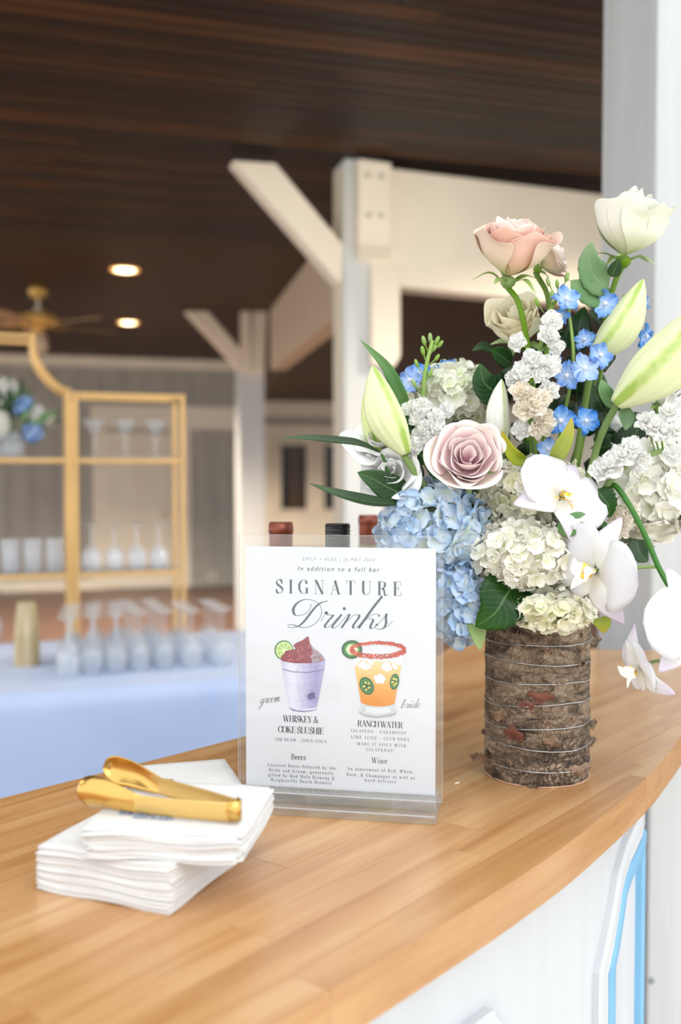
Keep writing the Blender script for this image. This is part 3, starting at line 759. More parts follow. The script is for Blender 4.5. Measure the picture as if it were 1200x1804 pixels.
g('E', .64, K((.15, 0), (.15, 1)), N((.02, .985), (.54, .985)), N((.54, 1), (.54, .74)), N((.15, .52), (.4, .52)), N((.4, .66), (.4, .38)), N((.02, .015), (.58, .015)), N((.58, 0), (.58, .28)))
g('G', .78, Cv((.60, .72), (.56, .90), (.42, .985), (.22, .92), (.09, .70), (.07, .5), (.09, .3), (.22, .08), (.42, .015), (.56, .06), (.62, .14)), N((.61, .68), (.61, .98)), K((.62, .03), (.62, .42)), ser(.62, .42))
g('H', .80, K((.15, 0), (.15, 1)), K((.63, 0), (.63, 1)), N((.15, .52), (.63, .52)), ser(.15, .015), ser(.15, .985), ser(.63, .015), ser(.63, .985))
g('I', .34, K((.16, 0), (.16, 1)), ser(.16, .015, .14), ser(.16, .985, .14))
g('J', .50, Cv((.32, 1), (.32, .5), (.32, .22), (.25, .04), (.13, .015), (.05, .1)), ser(.32, .985))
g('K', .76, K((.15, 0), (.15, 1)), N((.58, .985), (.15, .42)), K((.28, .58), (.6, 0)), ser(.15, .015), ser(.15, .985), ser(.58, .985, .1), ser(.62, .015, .1))
g('L', .60, K((.15, 0), (.15, 1)), ser(.15, .985), N((.02, .015), (.54, .015)), N((.54, 0), (.54, .28)))
g('M', .95, N((.12, 0), (.12, 1)), K((.12, 1), (.44, 0)), N((.44, 0), (.76, 1)), K((.78, 0), (.78, 1)), ser(.12, .015, .1), ser(.78, .015), ser(.08, .985, .06), ser(.82, .985, .08))
g('N', .78, N((.12, 0), (.12, 1)), K((.12, 1), (.62, 0)), N((.62, 0), (.62, 1)), ser(.12, .015, .11), ser(.62, .985, .11), ser(.08, .985, .07))
g('O', .76, Cv((.37, .985), (.2, .93), (.09, .72), (.07, .5), (.09, .28), (.2, .07), (.37, .015), (.54, .07), (.65, .28), (.67, .5), (.65, .72), (.54, .93), (.37, .985)))
g('P', .64, K((.15, 0), (.15, 1)), ser(.15, .015), ser(.12, .985, .1), Cv((.15, .985), (.38, .98), (.54, .88), (.56, .72), (.5, .56), (.36, .48), (.15, .47)))
g('R', .74, K((.15, 0), (.15, 1)), ser(.15, .015), ser(.12, .985, .1), Cv((.15, .985), (.38, .98), (.53, .88), (.54, .74), (.48, .58), (.34, .51), (.15, .5)), Zv((.32, .5), (.46, .42), (.5, .22), (.55, .04), (.66, .02), (.7, .1)))
g('S', .60, Zv((.48, .72), (.44, .9), (.3, .985), (.14, .93), (.09, .78), (.16, .63), (.34, .5), (.49, .36), (.52, .2), (.42, .06), (.27, .015), (.12, .08), (.06, .3)), N((.48, .7), (.48, .97)), N((.06, .3), (.06, .03)))
g('T', .72, K((.34, 0), (.34, 1)), N((.03, .985), (.65, .985)), N((.03, 1), (.03, .74)), N((.65, 1), (.65, .74)), ser(.34, .015))
g('U', .78, Cv((.15, 1), (.15, .6), (.15, .28), (.22, .07), (.38, .015), (.54, .07)), N((.54, .07), (.62, .28)), N((.62, .28), (.62, 1)), ser(.15, .985), ser(.62, .985, .11))
g('V', .74, K((.1, 1), (.36, 0)), N((.36, 0), (.62, 1)), ser(.1, .985), ser(.62, .985, .1))
g('W', 1.0, K((.08, 1), (.30, 0)), N((.30, 0), (.5, 1)), K((.46, 1), (.68, 0)), N((.68, 0), (.9, 1)), ser(.08, .985, .1), ser(.47, .985, .1), ser(.9, .985, .1))
g('Y', .70, K((.1, 1), (.34, .45)), N((.34, .45), (.6, 1)), K((.35, .45), (.35, 0)), ser(.35, .015), ser(.1, .985, .1), ser(.6, .985, .09))
g('&', .82, Zv((.66, .5), (.56, .2), (.36, .015), (.16, .04), (.07, .22), (.16, .42), (.36, .6), (.44, .8), (.34, .97), (.22, .9), (.22, .72), (.4, .36), (.58, .08), (.72, .02)), ser(.64, .5, .1))
g('-', .40, N((.06, .42), (.34, .42)), N((.06, .46), (.34, .46)))
g('*', .36, N((.18, 1), (.18, .68)), N((.05, .92), (.31, .76)), N((.05, .76), (.31, .92)))
g('.', .24, K((.12, 0), (.12, .12))); g(',', .24, K((.12, .12), (.12, 0)), N((.14, 0), (.08, -.16)))
g(' ', .30)
g('a', .50, Cv((.1, .5), (.22, .63), (.34, .55), (.35, .4)), K((.35, .45), (.35, .05)), N((.35, .02), (.46, .04)), Cv((.35, .36), (.16, .3), (.08, .16), (.14, .03), (.35, .14)))
g('b', .54, K((.12, 1), (.12, .02)), Cv((.12, .5), (.3, .64), (.46, .48), (.46, .2), (.3, .01), (.12, .1)))
g('c', .46, Cv((.4, .48), (.3, .63), (.14, .56), (.07, .32), (.14, .08), (.28, .01), (.41, .15)))
g('d', .56, K((.42, 1), (.42, .02)), N((.42, .02), (.52, .02)), Cv((.42, .5), (.26, .64), (.08, .48), (.08, .18), (.25, .01), (.42, .12)))
g('e', .46, N((.08, .34), (.4, .34)), Cv((.4, .34), (.38, .52), (.25, .63), (.12, .55), (.07, .32), (.14, .08), (.28, .01), (.41, .14)))
g('f', .34, K((.15, 0), (.15, .8)), Cv((.15, .8), (.2, .97), (.34, .94)), N((.03, .6), (.3, .6)), ser(.15, .015, .1))
g('g', .52, Cv((.24, .63), (.1, .55), (.1, .36), (.24, .28), (.37, .36), (.37, .55), (.24, .63)), Zv((.14, .28), (.1, .12), (.34, .06), (.44, -.06), (.34, -.26), (.1, -.22), (.1, -.06), (.2, .05)), N((.36, .58), (.48, .63)))
g('h', .58, K((.12, 0), (.12, 1)), N((.12, .5), (.3, .63)), Cv((.28, .63), (.42, .56), (.43, .4)), K((.43, .42), (.43, 0)), ser(.12, .015, .1), ser(.43, .015, .1))
g('i', .28, K((.13, 0), (.13, .62)), K((.13, .82), (.13, .95)), ser(.13, .015, .1), N((.03, .62), (.13, .62)))
g('l', .28, K((.13, 0), (.13, 1)), ser(.13, .015, .1), N((.03, .985), (.13, .985)))
g('m', .86, K((.12, 0), (.12, .62)), N((.12, .5), (.28, .63)), K((.4, .45), (.4, 0)), Cv((.26, .63), (.38, .58), (.4, .42)), N((.4, .5), (.56, .63)), Cv((.54, .63), (.67, .58), (.69, .42)), K((.69, .45), (.69, 0)), ser(.12, .015, .09), ser(.4, .015, .09), ser(.69, .015, .09))
g('n', .58, K((.12, 0), (.12, .62)), N((.12, .5), (.3, .63)), Cv((.28, .63), (.42, .56), (.43, .4)), K((.43, .42), (.43, 0)), ser(.12, .015, .1), ser(.43, .015, .1))
g('o', .52, Cv((.25, .63), (.12, .55), (.07, .32), (.12, .09), (.25, .01), (.38, .09), (.43, .32), (.38, .55), (.25, .63)))
g('p', .56, K((.12, -.28), (.12, .62)), Cv((.12, .5), (.3, .64), (.46, .48), (.46, .18), (.3, .01), (.12, .1)), ser(.12, -.27, .1))
g('r', .42, K((.12, 0), (.12, .62)), Cv((.12, .45), (.22, .62), (.36, .6)), K((.34, .62), (.34, .5)), ser(.12, .015, .1))
g('s', .42, Zv((.33, .47), (.3, .6), (.2, .63), (.09, .55), (.1, .42), (.24, .33), (.35, .22), (.33, .07), (.2, .01), (.09, .06), (.06, .2)), N((.06, .2), (.06, .01)))
g('t', .36, K((.15, .1), (.15, .8)), N((.03, .6), (.31, .6)), Cv((.15, .12), (.22, .01), (.33, .08)))
g('u', .58, K((.12, .62), (.12, .15)), Cv((.12, .18), (.2, .01), (.42, .12)), K((.43, .62), (.43, .02)), N((.43, .02), (.53, .02)), N((.03, .62), (.12, .62)))
g('v', .52, K((.08, .62), (.25, 0)), N((.25, 0), (.42, .62)), ser(.08, .61, .09), ser(.42, .61, .08))
g('w', .74, K((.08, .62), (.22, 0)), N((.22, 0), (.37, .62)), K((.36, .62), (.5, 0)), N((.5, 0), (.64, .62)), ser(.08, .61, .08), ser(.64, .61, .08))
g('z', .46, N((.06, .61), (.4, .61)), K((.38, .61), (.08, .01)), N((.06, .01), (.42, .01)))
g('k', .56, K((.12, 0), (.12, 1)), N((.42, .62), (.14, .28)), K((.22, .36), (.46, 0)))
g('y', .52, K((.08, .62), (.25, 0)), N((.42, .62), (.2, -.26)), ser(.08, .61, .09), ser(.42, .61, .08), K((.12, -.27), (.2, -.22)))

def ribbon(mb, pts, wid, to3):
    b = len(mb.v); n = len(pts)
    for i, p in enumerate(pts):
        a = Vector(pts[max(i - 1, 0)]); c = Vector(pts[min(i + 1, n - 1)])
        t = (c - a); t = t.normalized() if t.length > 1e-9 else Vector((1, 0)); q = Vector((-t.y, t.x)) * (wid[i] / 2)
        for s in (1, -1): mb.add(to3(p[0] + q.x * s, p[1] + q.y * s))
    for i in range(n - 1): mb.face((b + 2 * i, b + 2 * i + 1, b + 2 * i + 3, b + 2 * i + 2))
def glyph(mb, ch, ox, oz, cap, thick, thin, to3, cond=1.0):
    for kind, pts in GL[ch][1]:
        q = [(ox + x * cap * cond, oz + y * cap) for x, y in pts]
        if kind in 'KN':
            ribbon(mb, q, [cap * (thick if kind == 'K' else thin)] * len(q), to3)
        else:
            fine = [(p.x, p.y) for p in catmull([(x, y, 0) for x, y in q], 5 * (len(q) - 1))]
            wd = []
            for i in range(len(fine)):
                a = Vector(fine[max(i - 1, 0)]); c = Vector(fine[min(i + 1, len(fine) - 1)]); d = c - a
                d = d.normalized() if d.length > 1e-9 else Vector((1, 0))
                k = abs(d.y) ** 2.2
                if kind == 'Z': k = max(k * 0.75, min(1, max(0, -d.x * d.y) * 2.1)) if d.x * d.y < 0 else k * 0.35
                wd.append(cap * (thin + (thick - thin) * k))
            ribbon(mb, fine, wd, to3)
def serif_line(text, px0, px1, pyb, cap_px, mat, thick=0.15, thin=0.035, cond=1.0, name='lettering', zlift=0.0):
    x0, z0 = st(px0, pyb); x1, _ = st(px1, pyb); cap = st(px0, pyb - cap_px)[1] - z0
    adv = [GL[c][0] * cap * cond for c in text]
    tr = (x1 - x0 - sum(adv) + 0.06 * cap) / max(1, len(text) - 1)
    mb = MB(); x = x0
    for c, a in zip(text, adv):
        glyph(mb, c, x, z0, cap, thick, thin, lambda u_, v_: on_sheet(u_, v_), cond); x += a + tr
    return mb.build(name, mat, card, False)
def sans_line(text, px0, px1, pyb, cap_px, mat, shear=0.0, spacing=1.3, weight=0.0):
    cu = bpy.data.curves.new('lettering', 'FONT'); cu.body = text; cu.size = 1.0; cu.space_character = spacing; cu.shear = shear; cu.offset = weight
    cu.resolution_u = 3
    o = bpy.data.objects.new('lettering', cu); COL.objects.link(o)
    dg = bpy.context.evaluated_depsgraph_get(); me = bpy.data.meshes.new_from_object(o.evaluated_get(dg))
    bpy.data.objects.remove(o); 
    xs = [v.co.x for v in me.vertices]; a, b_ = min(xs), max(xs)
    x0, z0 = st(px0, pyb); x1, _ = st(px1, pyb); cap = st(px0, pyb - cap_px)[1] - z0
    org = world_loc(card)
    for v in me.vertices:
        v.co = on_sheet(x0 + (v.co.x - a) / (b_ - a) * (x1 - x0), z0 + v.co.y / 0.73 * cap) - org
    me.materials.clear(); me.materials.append(mat); me.update()
    ob = bpy.data.objects.new('lettering', me); COL.objects.link(ob); ob.parent = card; return ob
def slope(px): return (px - 600) * 0.0
sans_line('EMILY + ALEX | 26 MAY 2024', 534, 660, 987.5, 6.4, M['ink_gray'], 0, 1.35)
sans_line('In addition to a full bar', 525, 669, 1005, 8, M['ink'], 0.22, 1.35, 0.012)
serif_line('SIGNATURE', 485.5, 707, 1045.0, 24.5, M['ink'], 0.16, 0.03)
serif_line('WHISKEY &', 499, 561, 1271, 11.5, M['ink_black'], 0.17, 0.045)
serif_line('COKE SLUSHIE', 490, 570, 1290, 11.5, M['ink_black'], 0.17, 0.045)
serif_line('JIM BEAM - COCA-COLA', 485, 575, 1304.6, 5.4, M['ink_mid'], 0.2, 0.08)
serif_line('RANCH WATER', 630, 709.5, 1279.5, 11.0, M['ink_black'], 0.17, 0.045)
serif_line('JALAPENO - CASAMIGOS -', 618, 722, 1289.4, 5.2, M['ink_mid'], 0.2, 0.08)
serif_line('LIME JUICE - CLUB SODA', 619, 721, 1300.6, 5.2, M['ink_mid'], 0.2, 0.08)
serif_line('*MAKE IT SPICY WITH', 626, 715, 1312.2, 5.2, M['ink_mid'], 0.2, 0.08)
serif_line('JALAPENOS*', 645, 695, 1322.6, 5.2, M['ink_mid'], 0.2, 0.08)
serif_line('Beers', 513, 538.5, 1337.6, 10, M['ink_black'], 0.15, 0.05)
serif_line('Wine', 655, 681.5, 1344, 10, M['ink_black'], 0.15, 0.05)
for t_, a, b_, y in (('Assorted Beers Selected by the', 471, 591, 1349.5), ('Bride and Groom, generously', 474, 587, 1358.5), ('gifted by Mad Mole Brewing &', 473, 589, 1367.3), ('Wrightsville Beach Brewery', 477, 584, 1376)):
    serif_line(t_, a, b_, y, 5.6, M['ink_mid'], 0.2, 0.09)
for t_, a, b_, y in (('An assortment of Red, White,', 612, 729, 1356.3), ('Rose, & Champagne as well as', 611, 730, 1366.5), ('hard seltzers', 643, 697, 1376.6)):
    serif_line(t_, a, b_, y, 5.6, M['ink_mid'], 0.2, 0.09)

# --- copperplate script
def script(strokes, conv, mat, dots=()):
    mb = MB()
    for thick, thin, pts in strokes:
        q = [conv(*p) for p in pts]
        fine = [(p.x, p.y) for p in catmull([(x, y, 0) for x, y in q], 7 * (len(q) - 1))]
        wd = []
        for i in range(len(fine)):
            a = Vector(fine[max(i - 1, 0)]); c = Vector(fine[min(i + 1, len(fine) - 1)]); d = c - a
            d = d.normalized() if d.length > 1e-9 else Vector((1, 0))
            wd.append(thin + (thick - thin) * max(0.0, -d.y) ** 1.6)
        ribbon(mb, fine, wd, lambda u_, v_: on_sheet(u_, v_))
    for x, y, r in dots:
        cx, cz = conv(x, y); b = len(mb.v)
        for k in range(12): mb.add(on_sheet(cx + r * math.cos(k * math.pi / 6), cz + r * math.sin(k * math.pi / 6)))
        mb.face([b + k for k in range(12)])
    return mb.build('lettering', mat, card, False)
cvd = lambda x, y: st(470 + x / 4.8, 1010 + y / 4.8)
mm = 0.000594 / 4.8                                                # one crop pixel on the sheet
th, tn = 21 * mm, 4.5 * mm
script([
    (24 * mm, 5 * mm, [(516, 233), (462, 248), (418, 280), (372, 335), (322, 400), (276, 442), (230, 457), (186, 454), (182, 438), (215, 433), (265, 448), (325, 459), (390, 438), (440, 392), (465, 330), (448, 268), (390, 228), (320, 222), (258, 252), (226, 300), (234, 345), (270, 358), (330, 340), (366, 300), (376, 256)]),
    (th, tn, [(458, 408), (478, 372), (498, 340), (494, 326), (508, 328), (512, 348), (540, 354), (562, 356), (530, 392), (494, 440), (500, 460), (530, 452), (566, 415), (600, 378), (632, 347)]),
    (th, tn, [(634, 347), (600, 392), (558, 446), (568, 464), (606, 442), (650, 392)]),
    (th, tn, [(650, 392), (672, 364), (700, 346), (676, 396), (632, 462)]), (tn, tn, [(636, 458), (690, 396), (740, 354), (782, 350)]),
    (th, tn, [(782, 350), (778, 376), (734, 438), (736, 464), (774, 446), (804, 414)]),
    (26 * mm, 7 * mm, [(978, 193), (910, 278), (840, 375), (776, 464)]), (tn, tn, [(806, 424), (856, 376), (900, 350), (940, 344), (952, 356)]),
    (th, tn, [(850, 392), (880, 384), (900, 398), (880, 440), (880, 468), (906, 460), (940, 426)]),
    (th, tn, [(918, 440), (950, 418), (984, 384), (1012, 340), (1008, 380), (1010, 420), (990, 462), (950, 474), (918, 462), (924, 436), (942, 436)]), (tn, tn, [(990, 462), (1030, 442), (1066, 402)]),
], cvd, M['ink'], [(657, 299, 14 * mm), (950, 358, 9 * mm), (497, 334, 9 * mm), (934, 436, 9 * mm)])
SL = {
    'g': (1.0, [[(.75, .85), (.45, 1), (.12, .6), (.15, .1), (.42, .1), (.72, .55), (.82, .98)], [(.82, .98), (.7, .2), (.35, -.9), (-.1, -1.1), (-.2, -.75), (.4, -.15), (1.0, .35)]]),
    'r': (.85, [[(0, .35), (.25, .9), (.3, 1.1), (.38, .88), (.68, .9), (.52, .35), (.6, .02), (.85, .35)]]),
    'o': (.85, [[(.6, .95), (.3, .95), (.05, .5), (.12, .06), (.45, .06), (.7, .5), (.6, .95), (.68, .8), (.9, .85)]]),
    'm': (1.5, [[(0, .4), (.25, .95), (.2, .5), (.12, 0)], [(.14, .1), (.45, .9), (.62, .9), (.6, .5), (.52, 0)], [(.54, .1), (.85, .9), (1.05, .9), (1.0, .3), (1.1, .02), (1.4, .4)]]),
    'b': (.85, [[(0, .3), (.4, 1.2), (.55, 2.0), (.38, 2.1), (.22, 1.4), (.12, .4), (.25, .03), (.5, .15), (.62, .6), (.5, .9), (.85, .85)]]),
    'i': (.55, [[(0, .4), (.25, .95), (.15, .25), (.28, .02), (.55, .4)]]),
    'd': (1.0, [[(.65, .85), (.4, .98), (.08, .55), (.14, .08), (.4, .08), (.7, .55)], [(1.0, 2.1), (.85, 1.2), (.7, .3), (.8, .02), (1.05, .4)]]),
    'e': (.8, [[(0, .4), (.45, .6), (.55, .92), (.32, .95), (.1, .5), (.2, .05), (.45, .06), (.8, .45)]]),
}
def script_word(word, px, py, xh_px, wid_px, rot):
    x0, z0 = st(px, py); k = 0.000594; xs = []; tot = sum(SL[c][0] for c in word); sc = wid_px * k / tot; xh = xh_px * k
    ca, sa = math.cos(rot), math.sin(rot); strokes = []; dots = []; x = 0
    def cv(u_, v_): return (x0 + ca * u_ - sa * v_, z0 + sa * u_ + ca * v_)
    for c in word:
        w, ss = SL[c]
        for s_ in ss: strokes.append((1.25 * k, 0.45 * k, [(x + a * sc + b_ * xh * 0.42, b_ * xh) for a, b_ in s_]))
        if c == 'i': dots.append((x + .35 * sc + 1.5 * xh * 0.42, 1.5 * xh, 0.9 * k))
        x += w * sc
    return script(strokes, cv, M['ink_black'], dots)
script_word('groom', 458, 1240, 8.5, 38, math.radians(9))
script_word('bride', 706, 1248, 7.5, 34, math.radians(5))

# --- the two printed drinks (flat print, laid in thin layers)
layer = [0.0003]
def flat(mb, pts, m, cyc=None):
    if cyc is None: layer[0] += 0.000007
    lz = layer[0] + (0.0 if cyc is None else 0.000006 * (1 + cyc % 14)); b = len(mb.v)
    c = Vector((sum(p[0] for p in pts) / len(pts), sum(p[1] for p in pts) / len(pts)))
    for p in pts: mb.add(on_sheet(p[0], p[1], lz))
    mb.face([b + i for i in range(len(pts))], m)
cvp = lambda x, y: st(470 + x / 4.615, 1115 + y / 4.615)
def poly(mb, pts, m, cyc=None): flat(mb, [cvp(*p) for p in pts], m, cyc)
def ell(mb, x, y, a, b_, m, rot=0, n=28, t0=0, t1=2 * math.pi, cyc=None):
    ca, sa = math.cos(rot), math.sin(rot); pts = []
    for k in range(n):
        t = t0 + (t1 - t0) * k / (n if t1 - t0 > 6.2 else n - 1)
        u_, v_ = a * math.cos(t), b_ * math.sin(t); pts.append((x + ca * u_ - sa * v_, y + sa * u_ + ca * v_))
    poly(mb, pts, m, cyc)
def ink(name, col, amt=0.1, scale=500): return plain('print_' + name, col, 0.6, noise_amt=amt, scale=scale)
def ink_blend(name, stops, axis, lo, hi):
    m, nt, b = new_mat('print_' + name); L = nt.links
    tc = nd(nt, 'ShaderNodeTexCoord'); sp = nd(nt, 'ShaderNodeSeparateXYZ'); L.new(tc.outputs['Object'], sp.inputs[0])
    mr = nd(nt, 'ShaderNodeMapRange'); mr.inputs['From Min'].default_value = lo; mr.inputs['From Max'].default_value = hi
    L.new(sp.outputs[axis], mr.inputs['Value']); nz = nd(nt, 'ShaderNodeTexNoise', i_Scale=350.0, i_Detail=4.0); L.new(tc.outputs['Object'], nz.inputs['Vector'])
    ad = nd(nt, 'ShaderNodeMath', operation='MULTIPLY_ADD'); ad.inputs[1].default_value = 0.35; L.new(nz.outputs['Fac'], ad.inputs[0]); L.new(mr.outputs[0], ad.inputs[2])
    s_ = nd(nt, 'ShaderNodeMath', operation='SUBTRACT'); s_.inputs[1].default_value = 0.175; L.new(ad.outputs[0], s_.inputs[0])
    r = ramp(nt, stops); L.new(s_.outputs[0], r.inputs[0]); L.new(r.outputs[0], b.inputs['Base Color']); b.inputs['Roughness'].default_value = 0.6
    return m
def cx_(x): return (st(470 + x / 4.615, 1200)[0] - SWD / 2) * sd.x
def cz_(y): return st(600, 1115 + y / 4.615)[1] - 1.0993
cupm = [ink_blend('lilac', [(0.0, 'c9c7e0'), (0.25, 'e0dfee'), (0.5, 'c3bfdd'), (0.8, '9d98c6'), (1.0, 'b3afd2')], 0, cx_(125), cx_(470)), ink('lilac_shade', 'a29fca', 0.08, 300), ink('lilac_pale', 'd8d6ea', 0.04), ink('plum', '6a5f94', 0.15), ink('berry', '8d3644', 0.35), ink('berry_light', 'b4606c', 0.3), ink('ash', 'a39aa6', 0.2), ink('lime_skin', '3f7f2f', 0.1), ink('lime_flesh', 'a9c969', 0.12), ink('lime_pith', 'dfeebf', 0.05), ink('outline', '6f6a8c', 0.05)]
mb = MB(); rp = random.Random(3)
ell(mb, 140, 140, 77, 80, 7); ell(mb, 142, 141, 66, 69, 9); 
for k in range(8):
    a = k * math.pi / 4 + 0.3; q = [(142 + 8 * math.cos(a), 141 + 8 * math.sin(a))] + [(142 + 58 * math.cos(a + t), 141 + 60 * math.sin(a + t)) for t in (-.33, -.15, .1, .33)]
    poly(mb, q, 8)
poly(mb, [(114, 218), (118, 190), (146, 165), (150, 148), (200, 134), (236, 130), (216, 100), (240, 80), (290, 60), (316, 40), (338, 24), (346, 50), (352, 84), (388, 128), (420, 150), (446, 172), (476, 214), (440, 234), (350, 246), (230, 246), (140, 232)], 4)
poly(mb, [(352, 88), (388, 128), (446, 172), (476, 214), (430, 232), (372, 240), (352, 190), (380, 160)], 6)
for k in range(330):
    x = rp.uniform(124, 455); lim = 60 + abs(x - 320) * 0.9 if x < 320 else 60 + (x - 320) * 1.1
    y = rp.uniform(lim, 228); r_ = rp.uniform(3, 9)
    ell(mb, x, y, r_, r_ * 0.7, (5 if (math.sin(x * 0.075) + math.sin(y * 0.09 + x * 0.03) > 0.2) else 4) if (x < 372 or rp.random() < .35) else 6, rp.uniform(-.5, .5), 7, cyc=k)
layer[0] += 0.0001
poly(mb, [(120, 232), (200, 246), (300, 250), (400, 244), (478, 222), (470, 292), (406, 620), (380, 634), (300, 642), (220, 634), (186, 612), (126, 290)], 0)
for k in range(150):
    a = rp.gauss(0, 1) * 26; b_ = rp.gauss(0, 1) * 24; d_ = math.hypot(a / 45, b_ / 42)
    if d_ < 1.3: ell(mb, 366 + a, 512 + b_, 9 - 3 * d_, 8 - 3 * d_, 3 if d_ < 0.7 else 1, 0, 7, cyc=k)
layer[0] += 0.0001
poly(mb, [(112, 214), (140, 236), (230, 248), (340, 248), (440, 236), (478, 212), (470, 292), (440, 306), (330, 320), (215, 316), (128, 290)], 0)
poly(mb, [(126, 288), (215, 313), (330, 317), (440, 303), (470, 289), (470, 294), (440, 309), (330, 324), (215, 320), (126, 294)], 10)
poly(mb, [(184, 590), (240, 612), (310, 616), (380, 610), (408, 596), (404, 620), (376, 633), (300, 641), (220, 633), (186, 612)], 2)
poly(mb, [(186, 608), (240, 628), (310, 634), (380, 627), (405, 614), (404, 620), (376, 633), (300, 642), (220, 634), (186, 614)], 10)
mb.build('cup_picture', cupm, card, False)['label'] = 'printed lilac slush cup with a lime slice'
glm = [ink('clear', 'dfe5ea', 0.03), ink_blend('amber', [(0.0, 'dd8a26'), (0.35, 'e59c3a'), (0.7, 'edbb6c'), (1.0, 'f1d29a')], 2, cz_(585), cz_(240)), ink_blend('amber_deep', [(0.0, 'd98421'), (1.0, 'e79d3c')], 2, cz_(590), cz_(430)), ink('ice', 'fbf6ea', 0.03), ink('ice_edge', 'd9b98a', 0.08), ink('chili', 'b23420', 0.3, 700), ink('chili_light', 'dd5a38', 0.25, 700), ink('pepper', '1f5d2e', 0.15), ink('pepper_mid', '3f8a3c', 0.15), ink('pepper_in', 'c4d89a', 0.1), ink('seed', 'f0ead2', 0.05), ink('foot', 'cdd3d8', 0.08, 250), ink('foot_edge', 'aab2b8', 0.05), ink('yellow', 'e3cf5c', 0.1)]
mb = MB()
poly(mb, [(694, 150), (1126, 150), (1100, 270), (1040, 580), (900, 598), (770, 570), (716, 270)], 0)
poly(mb, [(716, 272), (800, 238), (900, 228), (1010, 236), (1096, 268), (1040, 578), (970, 594), (900, 598), (820, 588), (768, 568)], 1)
for q in ([(726, 270), (772, 216), (850, 262), (862, 290), (800, 306)], [(800, 222), (856, 226), (884, 258), (850, 268)], [(918, 286), (940, 236), (1002, 226), (1030, 300), (980, 322)], [(1010, 238), (1056, 256), (1076, 296), (1032, 300)], [(860, 350), (930, 322), (976, 366), (954, 416), (884, 410)]):
    poly(mb, q, 4); c = Vector((sum(p[0] for p in q) / len(q), sum(p[1] for p in q) / len(q)))
    poly(mb, [tuple(c + (Vector(p) - c) * 0.86) for p in q], 3)
for x, y, a, b_, rot in ((814, 430, 56, 76, -0.45), (1040, 396, 38, 66, 0.15)):
    ell(mb, x, y, a, b_, 7, rot); ell(mb, x, y, a * .8, b_ * .8, 8, rot); ell(mb, x, y, a * .62, b_ * .62, 7, rot)
    for k in range(5):
        t = k * 1.257 + 0.5; ell(mb, x + a * .4 * math.cos(t), y + b_ * .4 * math.sin(t), 11, 9, 13, rot, 10)
poly(mb, [(770, 568), (820, 588), (900, 598), (970, 594), (1040, 578), (1056, 650), (1020, 668), (905, 688), (800, 672), (752, 640)], 11)
poly(mb, [(752, 636), (800, 662), (905, 676), (1020, 656), (1056, 642), (1052, 658), (1020, 672), (905, 690), (800, 676), (754, 650)], 12)
poly(mb, [(800, 600), (900, 612), (1000, 604), (1010, 640), (905, 658), (812, 642)], 0)
ell(mb, 694, 134, 84, 76, 7); ell(mb, 694, 134, 66, 58, 8); ell(mb, 694, 134, 50, 44, 9)
for k in range(6):
    t = k * 1.047; ell(mb, 694 + 30 * math.cos(t), 134 + 27 * math.sin(t), 15, 11, 10, t, 10)
b0 = [(905 + 215 * math.cos(t), 135 + 56 * math.sin(t)) for t in [k * 2 * math.pi / 60 for k in range(60)]]
for k in range(60):
    t = k * 2 * math.pi / 60; wd = 15 if math.sin(t) < 0 else 24
    for _ in range(17):
        x = b0[k][0] + rp.uniform(-12, 12); y = b0[k][1] + rp.uniform(-wd, wd) * 0.8
        if abs(x - 694) < 40 and rp.random() < 0.5: continue
        ell(mb, x, y, rp.uniform(3.5, 8), rp.uniform(3, 6.5), 5 if rp.random() < .6 else 6, 0, 6, cyc=_)
mb.build('glass_picture', glm, card, False)['label'] = 'printed amber cocktail with red rim and pepper slices'
